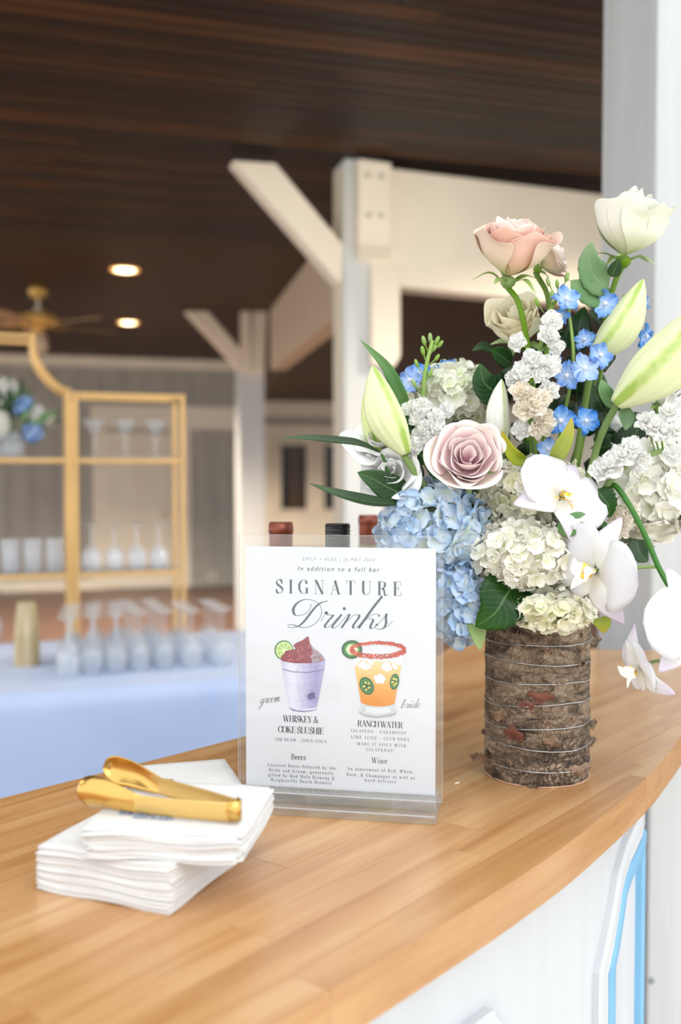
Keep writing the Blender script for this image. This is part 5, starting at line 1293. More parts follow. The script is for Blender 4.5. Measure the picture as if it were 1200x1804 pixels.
for k in range(8):
    z0 = 0.020 + k * 0.0238; ph = rv.uniform(0, 6.28); tl_ = rv.uniform(0.002, 0.0045)
    pts = []
    for i in range(73):
        a = i * 2 * math.pi / 72; z = z0 + tl_ * math.cos(a - ph) + 0.0008 * math.sin(3 * a + ph)
        r_ = bark_r(a, z) + 0.0011; pts.append(vbase + Vector((r_ * math.cos(a), r_ * math.sin(a), z)))
    mb = MB(); mb.tube(pts, 0.00055, 6, cap=False); mb.build('wire', M['wire'], vase)
def flake(a, z, w, h, lift, mat, curl):
    mb = MB()
    def fn(s, q):
        aa = a + (s - .5) * w / VR; zz = z + (q - .5) * h * (1 - 0.5 * (2 * s - 1) ** 2) + 0.002 * math.sin(s * 9 + a * 7)
        r_ = bark_r(aa, zz) + 0.0008 + lift * (s ** 2 if curl > 0 else (1 - s) ** 2) + 0.0015 * math.sin(q * 5 + a)
        return vbase + Vector((r_ * math.cos(aa), r_ * math.sin(aa), max(0.001, zz)))
    mb.grid(fn, 8, 5); return mb.build('bark_flake', mat, vase)
for k in range(26):
    a = -math.pi / 2 + rv.gauss(0, 0.85); z = rv.uniform(0.012, 0.19)
    flake(a, z, rv.uniform(0.004, 0.014), rv.uniform(0.002, 0.007), rv.uniform(0.0006, 0.004), M['bark'] if rv.random() < .55 else M['bark_flake'], rv.choice((-1, 1)))
for px, py, w, h, lf, mt, c in ((946, 1222, 0.028, 0.012, 0.006, 'bark_red', 1), (930, 1237, 0.022, 0.01, 0.004, 'bark_red', -1), (905, 1290, 0.026, 0.016, 0.007, 'bark_red', 1), (885, 1262, 0.02, 0.012, 0.006, 'bark_flake', -1), (965, 1300, 0.018, 0.014, 0.005, 'bark_flake', 1), (1020, 1354, 0.03, 0.012, 0.005, 'bark_flake', 1), (868, 1352, 0.034, 0.012, 0.016, 'bark_flake', -1), (874, 1322, 0.018, 0.016, 0.007, 'bark', -1)):
    p = P(px, py, 1.125); a = math.atan2(-math.sqrt(max(1e-5, VR ** 2 - (p.x - VC.x) ** 2)), p.x - VC.x) if abs(p.x - VC.x) < VR else (-2.9 if p.x < VC.x else -0.25)
    flake(a, p.z - ZT, w, h, lf, M[mt], c)
for z, w, l in ((0.188, 0.02, 0.012), (0.158, 0.018, 0.013), (0.06, 0.012, 0.008), (0.04, 0.01, 0.006)):
    flake(-0.15, z, w, 0.012, l, M['bark'], 1)

# ================================================================== flower building blocks
VTOP = vbase + ZA * (VH - 0.03)
def anchor(dx=0.0, dy=0.0): return VTOP + Vector((dx, dy, 0))
def stem_tube(pts, r0, r1, name, mat, par, n=7, seg=18):
    pts = catmull(pts, seg); mb = MB(); k = len(pts)
    mb.tube(pts, [r0 + (r1 - r0) * i / (k - 1) for i in range(k)], n); return mb.build(name, mat, par)
LANCE = lambda v: math.sin(math.pi * min(1, v ** 0.75)) ** 0.8 * (1 - 0.15 * v) if 0 < v < 1 else 0.0
OVATE = lambda v: (math.sin(math.pi * v ** 0.62) ** 0.75 if 0 < v < 1 else 0.0)
def blade_mb(mb, path, w, nrm, shape=LANCE, fold=0.25, wave=0.0, nv=14, nu=6, serr=0.0, tipw=0.0):
    pts = catmull(path, nv); nrm = Vector(nrm).normalized(); b = len(mb.v); ph = (pts[0].x + pts[-1].z) * 300
    for i, p in enumerate(pts):
        v = i / nv; t = (pts[min(i + 1, nv)] - pts[max(i - 1, 0)]).normalized()
        side = t.cross(nrm); side = side.normalized() if side.length > 1e-5 else t.orthogonal().normalized()
        up = side.cross(t); hw = w * max(0.012, shape(v))
        for j in range(nu + 1):
            u_ = j / nu * 2 - 1; e = hw * (1 + (serr * (1 if (i % 2) else -1) if abs(u_) > 0.99 else 0))
            mb.add(p + side * (u_ * e) + up * (fold * abs(u_) ** 1.3 * hw + wave * w * math.sin(v * 9 + ph + u_ * 2) * abs(u_)), (j / nu, v))
    for i in range(nv):
        for j in range(nu):
            mb.face((b + i * (nu + 1) + j, b + i * (nu + 1) + j + 1, b + (i + 1) * (nu + 1) + j + 1, b + (i + 1) * (nu + 1) + j))
def leaf(par, path, w, nrm, mat, **kw):
    mb = MB(); blade_mb(mb, path, w, nrm, **kw); o = mb.build('leaf', mat, par)
    s = o.modifiers.new('thick', 'SOLIDIFY'); s.thickness = 0.0004; return o
def lpath(pix): return [P(*q) for q in pix]
TOCAM = Vector((0, -1, 0.15))

# ---- rose
def rose(name_label, px, py, Y, rpx, axis, mats, seed, n=24, openness=1.0, group='roses in the bouquet', stem_to=None, outer=1.0, tall=1.0, belly=3.2, drop=0.34, wild=1.0):
    c = P(px, py, Y); Rr = rpx * Y / FPX; rs_ = random.Random(seed)
    t = thing('rose', c, name_label, 'rose', group)
    rot = frame_z(axis, (0.2, 0.1, 1) if abs(Vector(axis).normalized().z) < 0.95 else (0, 1, 0))
    rot = rot @ Matrix.Rotation(rs_.uniform(0, 6.28), 3, 'Z')
    for i in range(n):
        q = i / (n - 1); a0 = i * 2.39996 + rs_.uniform(-.4, .4) * wild
        rb = Rr * (0.09 + 0.62 * q ** 0.95 * openness) ; hz = Rr * (1.08 - drop * q) * tall * rs_.uniform(0.95, 1.04)
        w = 1.35 - 0.42 * q; curl = (0.05 + 0.34 * q ** 2.0) * outer; ph = rs_.uniform(0, 6.28); ruf = (0.03 + 0.06 * q) * rs_.uniform(0.5, 1.4) * wild
        lean = rs_.uniform(-0.08, 0.12) * (0.3 + q) * wild; rb *= 1 + rs_.uniform(-0.12, 0.12) * (wild - 0.7)
        mb = MB()
        def fn(s, v):
            u_ = s * 2 - 1
            vv = v * (1 - 0.20 * abs(u_) ** 2.6)
            gw = 0.45 + 0.55 * math.sin(min(1, vv * 1.5) * math.pi / 2)
            th_ = a0 + w * u_ * gw
            r_ = rb * (1 - (1 - min(1, vv * 1.02)) ** belly) + Rr * 0.03
            sc = smooth(vv, 0.62, 1.0)
            r_ += Rr * curl * sc * sc + Rr * lean * vv
            r_ += Rr * 0.05 * abs(u_) ** 2 * vv * (1 + q)
            z = hz * vv - Rr * curl * 0.55 * sc ** 3 + Rr * ruf * math.sin(u_ * 5 + ph) * vv ** 3
            r_ += Rr * ruf * 0.8 * math.cos(u_ * 4.2 + ph * 2) * vv ** 3
            p = Vector((r_ * math.cos(th_), r_ * math.sin(th_), z - Rr * 0.5))
            return c + rot @ p
        mb.grid(fn, 10, 8)
        o = mb.build('petal', mats[0] if q < 0.45 else (mats[1] if q < 0.86 else mats[2]), t)
        s_ = o.modifiers.new('thick', 'SOLIDIFY'); s_.thickness = 0.0005
        sub = o.modifiers.new('sub', 'SUBSURF'); sub.levels = 1; sub.render_levels = 1
    mb = MB(); mb.lathe([(0.0, -0.80), (0.09, -0.78), (0.17, -0.68), (0.19, -0.56), (0.10, -0.51), (0, -0.5)], n=14)
    mb.xform(mat4(rot, c, Rr)); mb.build('calyx', M['stem'], t)
    for k in range(5):
        a = k * 1.2566 + 0.4; d = Vector((math.cos(a), math.sin(a), 0))
        pts = [c + rot @ (Vector((0, 0, -0.62)) + d * 0.16) * Rr, c + rot @ (Vector((0, 0, -0.50)) + d * 0.48) * Rr, c + rot @ (Vector((0, 0, -0.58 - 0.15 * (k % 2))) + d * 0.86) * Rr]
        mb = MB(); blade_mb(mb, pts, Rr * 0.12, rot @ Vector((0, 0, 1)), nv=8, nu=4); mb.build('sepal', M['leaf_light'], t)
    if stem_to:
        s0 = c + rot @ Vector((0, 0, -0.75)) * Rr
        stem_tube([s0] + stem_to, 0.0033, 0.0036, 'stem', M['stem'], t)
    return t, c, rot, Rr

# ---- floret meshes (four rounded petals)
def floret_mesh(name, mat, npet=4, cup=0.25, wide=0.62, seed=0, ruffle=0.06, rows=1, point=0.0):
    mb = MB(); r0 = random.Random(seed)
    for row_ in range(rows):
        ll = 1.0 - 0.32 * row_
        for k in range(npet):
            a = (k + 0.5 * row_) * 2 * math.pi / npet + r0.uniform(-.1, .1); tw = r0.uniform(-.18, .18); l_ = ll * r0.uniform(0.9, 1.08); w_ = wide * r0.uniform(0.92, 1.08); cu = cup + r0.uniform(-.1, .1) + 0.4 * row_; ph = r0.uniform(0, 6)
            ca, sa = math.cos(a), math.sin(a)
            def fn(s, v):
                u_ = s * 2 - 1
                wd = w_ * ((0.22 + 0.78 * math.sin(min(1, v / 0.62) * math.pi / 2)) if v < 0.62 else math.sqrt(max(0.012, 1 - ((v - 0.62) / 0.385) ** 2))) * (1 - point * v)
                x = l_ * v * (1 - 0.10 * u_ * u_ * v); y = u_ * wd * l_
                z = cu * v * v * 0.6 + 0.16 * u_ * u_ * v + tw * u_ * v + ruffle * math.sin(u_ * 5 + ph) * v + 0.05 - 0.1 * smooth(v, 0.75, 1.0)
                return Vector((ca * x - sa * y, sa * x + ca * y, z + 0.12 * row_))
            mb.grid(fn, 6, 8)
    mb2 = MB(); mb2.lathe([(0, 0.0), (0.06, 0.03), (0.07, 0.08), (0.04, 0.13), (0, 0.14)], n=7)
    mb.join(mb2)
    return mb.mesh(name, mat)
HY = {}
def hyd_set(key, stops, **kw):
    mt = petal_mat('hydrangea_' + key, stops, 0.38, 0.04, 0.6)
    HY[key] = [floret_mesh('floret', mt, seed=s, **kw) for s in (1, 2, 3)]
hyd_set('white', [(0.0, 'dfe3a8'), (0.25, 'f1f0dc'), (0.7, 'f7f5ea'), (1.0, 'f4f2e4')], cup=0.42, ruffle=0.05)
hyd_set('cream', [(0.0, 'cfd68a'), (0.3, 'e9e8bf'), (0.7, 'f3f0d8'), (1.0, 'f1eed8')], cup=0.5)
hyd_set('blue', [(0.0, 'd5e0a8'), (0.2, 'dfe8ee'), (0.6, 'c3d9f0'), (1.0, 'a3c4ea')], cup=0.3, wide=0.56)
hyd_set('paleblue', [(0.0, 'd3deb0'), (0.25, 'dbe5e6'), (0.65, 'd8e5f0'), (1.0, 'bcd4ec')], cup=0.3, wide=0.56)
hyd_set('green', [(0.0, 'c5d28c'), (0.3, 'dfe6c4'), (0.8, 'eef0dd'), (1.0, 'dde6c9')], cup=0.35)
hyd_set('purewhite', [(0.0, 'dde2b4'), (0.25, 'f4f3e8'), (1.0, 'faf9f4')], cup=0.2, wide=0.66)
M['pedicel'] = petal_mat('pedicel', [(0, 'c3cf8c'), (1, 'd9dfae')], 0.0, 0.05)
def hydrangea(label, px, py, Y, rx, rz, ry, fl_px, keys, seed, stem=None, face=(0, -1, 0.25), n=None, cut=-0.35, leaves=(), tilt=0.0):
    c = P(px, py, Y); k_ = Y / FPX; rs_ = random.Random(seed)
    ax_ = (rx * k_, ry, rz * k_); f = Vector(face).normalized(); fr = fl_px * k_ / 2
    t = thing('hydrangea', c, label, 'hydrangea', 'hydrangeas in the bouquet')
    if n is None: n = int(2.1 * (4 * math.pi * ((ax_[0] * ax_[2] + ax_[0] * ax_[1] + ax_[1] * ax_[2]) / 3)) / (math.pi * fr * fr) * 0.75)
    n = min(n, 290); made_ = 0; ped = MB()
    ct, st_ = math.cos(tilt), math.sin(tilt)
    for i in range(n):
        z = 1 - 2 * (i + 0.5) / n; r_ = math.sqrt(1 - z * z); a = i * 2.39996
        d = Vector((r_ * math.cos(a), r_ * math.sin(a), z))
        d = (d + Vector((rs_.gauss(0, .06), rs_.gauss(0, .06), rs_.gauss(0, .06)))).normalized()
        if d.dot(f) < cut: continue
        q = Vector((d.x * ax_[0], d.y * ax_[1], d.z * ax_[2])) * rs_.uniform(0.86, 1.04)
        q = Vector((ct * q.x - st_ * q.z, q.y, st_ * q.x + ct * q.z))
        nn = Vector((d.x / ax_[0], d.y / ax_[1], d.z / ax_[2])).normalized()
        nn = Vector((ct * nn.x - st_ * nn.z, nn.y, st_ * nn.x + ct * nn.z))
        nn = (nn + Vector((rs_.gauss(0, .3), rs_.gauss(0, .3), rs_.gauss(0, .3)))).normalized()
        key = keys[rs_.randrange(len(keys))]
        o = bpy.data.objects.new('floret', HY[key][rs_.randrange(3)]); COL.objects.link(o); o.parent = t
        o.matrix_basis = mat4(frame_z(nn) @ Matrix.Rotation(rs_.uniform(0, 6.28), 3, 'Z'), q, fr * rs_.uniform(0.85, 1.12))
        if i % 2 == 0: ped.tube([c + q * 0.15, c + q * 0.6 + Vector((0, 0, -0.002)), c + q * 0.99], 0.0007, 4, cap=False)
        made_ += 1
    pd = ped.build('pedicels', M['pedicel'], t); pd['kind'] = 'stuff'
    mb = MB(); mb.lathe([(0, -0.62), (0.45, -0.45), (0.62, 0), (0.45, 0.45), (0, 0.62)], n=12); mb.xform(Matrix.Translation(c) @ Matrix.Diagonal((ax_[0], ax_[1], ax_[2], 1))); mb.build('flower_core', M['pedicel'], t)
    if stem: stem_tube([c] + stem, 0.003, 0.0035, 'stem', M['stem'], t)
    for path, w, mt in leaves: leaf(t, lpath(path), w, TOCAM, M[mt], shape=OVATE, fold=0.15, wave=0.06, serr=0.05, nv=20)
    return t

# ---- lily bud
def bud_mat(name, pale, green, mid):
    m, nt, b = new_mat(name); L = nt.links
    tc = nd(nt, 'ShaderNodeTexCoord'); sp = nd(nt, 'ShaderNodeSeparateXYZ'); L.new(tc.outputs['UV'], sp.inputs[0])
    mu = nd(nt, 'ShaderNodeMath', operation='MULTIPLY'); mu.inputs[1].default_value = 3.0 * 2 * math.pi; L.new(sp.outputs['X'], mu.inputs[0])
    co = nd(nt, 'ShaderNodeMath', operation='COSINE'); L.new(mu.outputs[0], co.inputs[0])
    # greener toward both ends and along the ridges
    v2 = nd(nt, 'ShaderNodeMath', operation='MULTIPLY_ADD'); v2.inputs[1].default_value = 2.0; v2.inputs[2].default_value = -1.0; L.new(sp.outputs['Y'], v2.inputs[0])
    pw = nd(nt, 'ShaderNodeMath', operation='POWER'); ab = nd(nt, 'ShaderNodeMath', operation='ABSOLUTE'); L.new(v2.outputs[0], ab.inputs[0]); L.new(ab.outputs[0], pw.inputs[0]); pw.inputs[1].default_value = 3.0
    ad = nd(nt, 'ShaderNodeMath', operation='MULTIPLY_ADD'); ad.inputs[1].default_value = 0.7; L.new(pw.outputs[0], ad.inputs[0]); L.new(co.outputs[0], ad.inputs[2])
    nz = nd(nt, 'ShaderNodeTexNoise', i_Scale=90.0, i_Detail=3.0); L.new(tc.outputs['Object'], nz.inputs['Vector'])
    a2 = nd(nt, 'ShaderNodeMath', operation='MULTIPLY_ADD'); a2.inputs[1].default_value = 0.35; L.new(nz.outputs['Fac'], a2.inputs[0]); L.new(ad.outputs[0], a2.inputs[2])
    mr = nd(nt, 'ShaderNodeMapRange'); mr.inputs['From Min'].default_value = -0.7; mr.inputs['From Max'].default_value = 1.4; L.new(a2.outputs[0], mr.inputs['Value'])
    r = ramp(nt, [(0.0, pale), (0.72, pale), (0.84, mid), (0.95, green), (1.0, green)]); L.new(mr.outputs[0], r.inputs[0]); L.new(r.outputs[0], b.inputs['Base Color'])
    b.inputs['Roughness'].default_value = 0.45; b.inputs['Subsurface Weight'].default_value = 0.08; b.inputs['Subsurface Scale'].default_value = 0.005
    return m
M['bud'] = bud_mat('lily_bud_skin', 'dae0b2', '9ab552', 'c2d08c')
M['bud_green'] = bud_mat('green_bud_skin', 'cfdc9a', '7fa838', 'aac566')
M['bud_white'] = bud_mat('white_bud_skin', 'f6f5ea', 'c5cf8a', 'eef0dc')
def lily_bud(label, base_q, tip_q, rpx, mat, bow=0.06, stem=None, seed=0, roll=0.0, group='lily buds in the bouquet'):
    b_ = P(*base_q); tp = P(*tip_q); ax_ = tp - b_; ln = ax_.length; Rr = rpx * base_q[2] / FPX
    t = thing('lily_bud', b_, label, 'lily bud', group)
    rot = frame_z(ax_, (0, -1, 0)); bowv = rot @ Vector((1, 0, 0))
    def fn(s, v):
        a = s * 2 * math.pi + roll
        w = (0.28 + 0.72 * math.sin(min(1, v / 0.42) * math.pi / 2)) if v < 0.42 else max(0.0, math.cos((v - 0.42) / 0.58 * math.pi / 2)) ** 0.72
        w = max(w, 0.05)
        r_ = Rr * w * (1 + 0.10 * math.cos(3 * (a - roll)) * (0.35 + 0.65 * math.sin(v * math.pi)) - 0.04 * (math.cos(6 * (a - roll))) ** 8)
        p = Vector((r_ * math.cos(a), r_ * math.sin(a), ln * v))
        return b_ + rot @ p + bowv * (bow * ln * math.sin(v * math.pi))
    mb = MB(); mb.grid(fn, 48, 26); mb.face([k for k in range(48)][::-1]); mb.build('bud', mat, t)
    if stem: stem_tube([b_ + rot @ Vector((0, 0, 0.003))] + stem, 0.0042, 0.004, 'stem', M['stem'], t)
    return t

# ---- blossoms on spikes
M['stock_white'] = petal_mat('stock_white', [(0, 'dfe0b0'), (0.2, 'fafaf6'), (1, 'fdfdfb')], 0.42, 0.04)
M['stock_cream'] = petal_mat('stock_cream', [(0, 'e4dab0'), (0.25, 'fcf3e2'), (1, 'fdf7ec')], 0.42, 0.05)
SM = [floret_mesh('blossom', M['stock_white'], npet=5, cup=0.25, wide=0.46, seed=s, ruffle=0.22, rows=3) for s in (11, 12, 13)]
SMc = [floret_mesh('blossom', M['stock_cream'], npet=5, cup=0.25, wide=0.46, seed=s, ruffle=0.22, rows=3) for s in (14, 15)]
def bud_mesh(name, mat):
    mb = MB(); mb.lathe([(0, -1.0), (0.25, -0.9), (0.45, -0.3), (0.42, 0.4), (0.25, 0.85), (0, 1.0)], n=9); return mb.mesh(name, mat)
BUDM = bud_mesh('bud', M['leaf_light'])
def stock(label, path, blooms, fl_px, seed, buds=(), stem_r=0.0032, cream=(), leaves=()):
    """blooms: (px, py, Y) with a facing; path: stem as photo points"""
    rs_ = random.Random(seed); pts = lpath(path) if not isinstance(path[0], Vector) else path
    t = thing('stock_flower', pts[0], label, 'stock flower', 'white stock stems in the bouquet')
    stem_tube(pts, stem_r, stem_r * 0.7, 'stem', M['stem'], t)
    org = pts[0]; sp = catmull(pts, 40)
    for i, q in enumerate(blooms):
        p = P(*q[:3]); k_ = q[2] / FPX; near = min(sp, key=lambda s: (s - p).length)
        d = (p - near); d = (d.normalized() * 0.6 + Vector((rs_.uniform(-.3, .3), -0.9, rs_.uniform(-.1, .4)))).normalized()
        sc = fl_px * k_ / 2 * rs_.uniform(0.85, 1.15)
        o = bpy.data.objects.new('blossom', (SMc if i in cream else SM)[rs_.randrange(2)]); COL.objects.link(o); o.parent = t
        o.matrix_basis = mat4(frame_z(d) @ Matrix.Rotation(rs_.uniform(0, 6), 3, 'Z'), p - org, sc)
        mb = MB(); mb.tube([near, near.lerp(p, .6) - ZA * 0.001, p], 0.001, 5, cap=False); mb.build('pedicel', M['stem'], t)
    for q in buds:
        p = P(*q[:3]); k_ = q[2] / FPX; near = min(sp, key=lambda s: (s - p - Vector((0, 0, -0.012))).length)
        o = bpy.data.objects.new('bud', BUDM); COL.objects.link(o); o.parent = t
        o.matrix_basis = mat4(frame_z((p - near).normalized() + ZA * 0.5), p - org, (9 if len(q) < 4 else q[3]) * k_)
        mb = MB(); mb.tube([near, near.lerp(p, .5) - ZA * 0.001, p], 0.0008, 5, cap=False); mb.build('pedicel', M['stem'], t)
    for path_, w, mt in leaves: leaf(t, lpath(path_), w, TOCAM, M[mt])
    return t
M['delph'] = petal_mat('delphinium_blue', [(0, 'dfe6f4'), (0.2, 'b4ccf0'), (0.55, '86b0ea'), (1, '6c9ce4')], 0.28, 0.08)
M['delph_eye'] = petal_mat('delphinium_eye', [(0, 'e8ecf2'), (1, 'd4dae8')], 0.2, 0.03)
def delph_mesh(seed):
    me = MB(); return floret_mesh('blossom', M['delph'], npet=5, cup=0.22, wide=0.46, seed=seed, ruffle=0.16, rows=1, point=0.15)
DM = [delph_mesh(s) for s in (21, 22, 23)]
eye = MB(); eye.lathe([(0, 0.12), (0.12, 0.16), (0.17, 0.28), (0.08, 0.36), (0, 0.33)], n=8); EYE = eye.mesh('bee', M['delph_eye'])
def delphinium(label, path, blooms, seed, leaves=()):
    rs_ = random.Random(seed); pts = lpath(path); org = pts[0]; sp = catmull(pts, 40)
    t = thing('delphinium', org, label, 'delphinium', 'blue delphiniums in the bouquet'); stem_tube(pts, 0.0026, 0.0018, 'stem', M['stem'], t)
    for px, py, Y, d_px, face in blooms:
        p = P(px, py, Y); sc = d_px * 0.58 * Y / FPX; near = min(sp, key=lambda s: (s - p).length)
        rot = frame_z(face) @ Matrix.Rotation(rs_.uniform(0, 6), 3, 'Z')
        o = bpy.data.objects.new('blossom', DM[rs_.randrange(3)]); COL.objects.link(o); o.parent = t; o.matrix_basis = mat4(rot, p - org, sc)
        e = bpy.data.objects.new('eye', EYE); COL.objects.link(e); e.parent = o
        mb = MB(); mb.tube([near, near.lerp(p, .6) - ZA * 0.002, p], 0.0009, 5, cap=False); mb.build('pedicel', M['stem'], t)
    for path_, w, mt in leaves: leaf(t, lpath(path_), w, TOCAM, M[mt])
    return t

# ================================================================== the bouquet
rp1 = petal_mat('peach_rose_heart', [(0.0, 'fbcbb4'), (0.5, 'ffe2d4'), (1.0, 'ffeee4')], 0.25, 0.05)
rp2 = petal_mat('peach_rose_petal', [(0.0, 'e9cfa4'), (0.45, 'f3c8b3'), (1.0, 'f5cfc0')], 0.28, 0.04)
rp3 = petal_mat('peach_rose_outer', [(0.0, 'd7d59a'), (0.5, 'f2dcc6'), (1.0, 'efd6c6')], 0.28, 0.04)
rw = [petal_mat('white_rose_heart', [(0.0, 'e3e0b4'), (0.6, 'f2efdc'), (1.0, 'f5f2e6')], 0.28, 0.03), petal_mat('white_rose_petal', [(0.0, 'e2e3b8'), (0.5, 'f8f7ea'), (1.0, 'f8f7ec')], 0.36, 0.03), petal_mat('white_rose_outer', [(0.0, 'd0d9a2'), (0.45, 'f2f3e2'), (1.0, 'edf0dc')], 0.36, 0.04)]
rc = [petal_mat('cream_rose_heart', [(0.0, 'faf0c0'), (1.0, 'fffae4')], 0.25, 0.04), petal_mat('cream_rose_petal', [(0.0, 'f5e8ac'), (0.6, 'fff5d8'), (1.0, 'fff7e0')], 0.42, 0.04), petal_mat('cream_rose_outer', [(0.0, 'e2e3aa'), (0.6, 'faf6de'), (1.0, 'f8f3d6')], 0.42, 0.04)]
rk = [petal_mat('pink_rose_heart', [(0.0, 'fdbccb'), (0.45, 'ffe2e6'), (1.0, 'fff2f0')], 0.25, 0.05), petal_mat('pink_rose_petal', [(0.0, 'fad2d6'), (0.5, 'fee6e6'), (1.0, 'fff0ec')], 0.28, 0.04), petal_mat('pink_rose_outer', [(0.0, 'f5e4d2'), (0.5, 'fceee6'), (1.0, 'fcf2ea')], 0.28, 0.04)]
tpeach, cp, rpx_, Rp = rose('peach pink rose, second tallest, in front of the cream beam', 903, 448, 1.155, 76, (0.10, -0.42, 1.0), [rp1, rp2, rp3], 3, 25, 1.10, outer=0.34, tall=1.22, drop=0.22, wild=1.35,
     stem_to=[P(916, 540, 1.16), P(934, 640, 1.17), P(942, 760, 1.18), anchor(0.0, 0.01)])
rose('pale pink rose tucked behind the peach rose', 972, 456, 1.21, 46, (0.75, -0.25, 0.55), [rk[2], rk[2], rp3], 8, 16, 1.0, stem_to=[P(968, 540, 1.22), P(960, 700, 1.2), anchor(0.01, 0.02)], outer=0.8)
rose('tallest white rose against the pillar at upper right', 1106, 412, 1.19, 74, (0.10, -0.18, 1.0), rw, 5, 17, 1.08, outer=0.26, tall=1.42, belly=3.8, drop=0.24, wild=1.3,
     stem_to=[P(1083, 500, 1.195), P(1068, 560, 1.2), P(1040, 700, 1.2), anchor(0.01, 0.0)])
rose('cream rose half hidden under the peach rose', 910, 572, 1.21, 66, (-0.30, -0.66, 0.70), rc, 12, 17, 1.05, outer=0.35, tall=1.2, wild=1.7, stem_to=[P(930, 660, 1.23), anchor(-0.01, 0.02)])
rose('pink-centred pale rose facing out low on the left', 826, 806, 1.105, 72, (-0.06, -0.93, 0.36), rk, 23, 21, 1.18, outer=0.40, tall=0.80, drop=0.02, wild=1.35, stem_to=[P(850, 880, 1.16), anchor(-0.02, 0.0)])

# white ruffled blooms (lisianthus) on the left and right
wl = [petal_mat('lisianthus_white', [(0.0, 'dfe3c0'), (0.3, 'fafaf8'), (1.0, 'fcfcfc')], 0.45, 0.03)] * 3
def lisianthus(label, px, py, Y, rpx, axis, seed, stem_to, n=16):
    t, c, rot, Rr = rose(label, px, py, Y, rpx, axis, wl, seed, n, 1.0, 'white lisianthus in the bouquet', stem_to, outer=0.9, tall=1.05, wild=2.4)
    t.name = 'lisianthus'; t['category'] = 'lisianthus'; return t
lisianthus('white ruffled bloom behind the left lily bud', 672, 772, 1.15, 46, (-0.15, -0.8, 0.6), 31, [P(720, 840, 1.17), anchor(-0.02, 0.0)])
lisianthus('white ruffled bloom hanging under the left lily bud', 690, 832, 1.13, 46, (-0.2, -0.93, 0.2), 32, [P(730, 850, 1.16), anchor(-0.02, 0.0)])
lisianthus('white cup-shaped bloom at the right picture edge', 1172, 690, 1.17, 48, (0.3, -0.5, 0.9), 33, [P(1150, 760, 1.18), P(1080, 860, 1.18), anchor(0.02, 0.0)])
lisianthus('white bloom half hidden in the middle of the bouquet behind orchid', 1075, 770, 1.22, 40, (0.3, -0.8, 0.5), 34, [P(1040, 860, 1.22), anchor(0.01, 0.02)], 14)

# hydrangeas
hydrangea('large blue hydrangea at left above the sign corner', 762, 932, 1.14, 84, 74, 0.05, 58, ['blue', 'paleblue', 'paleblue'], 41, [P(830, 1000, 1.17), anchor(-0.02, 0)], (-0.2, -1, 0.1), n=120)
hydrangea('lower blue hydrangea hanging beside the sign', 800, 1052, 1.135, 40, 76, 0.042, 56, ['blue', 'paleblue'], 42, [P(840, 1060, 1.16), anchor(-0.03, 0)], (-0.2, -1, -0.1), n=85)
hydrangea('broad white hydrangea at the vase rim', 938, 976, 1.115, 100, 62, 0.05, 36, ['white'], 43, [P(945, 1060, 1.15), anchor(0, -0.01)], (0, -1, 0.1), n=270)
hydrangea('white hydrangea behind the first orchid', 942, 872, 1.15, 88, 62, 0.05, 38, ['white', 'white', 'cream'], 44, [P(950, 1000, 1.17), anchor(0, 0)], (-0.2, -1, 0.3), n=220)
hydrangea('small cream hydrangea resting on the vase rim', 972, 1076, 1.095, 66, 28, 0.035, 38, ['cream', 'white'], 45, [P(980, 1075, 1.13), anchor(0.01, -0.01)], (0, -1, -0.2), n=95)
hydrangea('large white hydrangea at the right edge behind orchid stem', 1142, 858, 1.19, 92, 84, 0.05, 60, ['purewhite', 'white'], 46, [P(1080, 960, 1.19), anchor(0.02, 0.01)], (0.1, -1, 0), n=120)
hydrangea('greenish white hydrangea at back left behind the stock stem', 796, 694, 1.235, 74, 48, 0.045, 38, ['green', 'green', 'white'], 47, [P(850, 800, 1.23), anchor(-0.01, 0.02)], (-0.1, -1, 0.4), n=150)

# lily buds
lily_bud('upright green lily bud at the left of the bouquet', (716, 800, 1.11), (656, 645, 1.12), 33, M['bud'], 0.05, [P(730, 830, 1.12), anchor(-0.02, 0)], roll=2.0)
lily_bud('small green lily bud behind the left lily bud', (668, 800, 1.15), (646, 680, 1.16), 17, M['bud_green'], 0.03, [P(690, 830, 1.15), anchor(-0.02, 0)], roll=1.5)
lily_bud('tall lily bud below the white rose', (1044, 634, 1.165), (1134, 492, 1.155), 31, M['bud'], -0.07, [P(1036, 680, 1.17), P(1020, 780, 1.18), anchor(0.01, 0)], roll=1.2)
lily_bud('largest lily bud leaning out at right edge', (1086, 712, 1.11), (1252, 530, 1.06), 47, M['bud'], -0.06, [P(1062, 760, 1.13), P(1040, 830, 1.15), anchor(0.01, 0)], roll=1.25)
lily_bud('white lily bud standing behind the pink rose', (884, 790, 1.16), (884, 668, 1.17), 21, M['bud_white'], 0.04, [P(890, 850, 1.165), anchor(-0.01, 0)], roll=1.9)

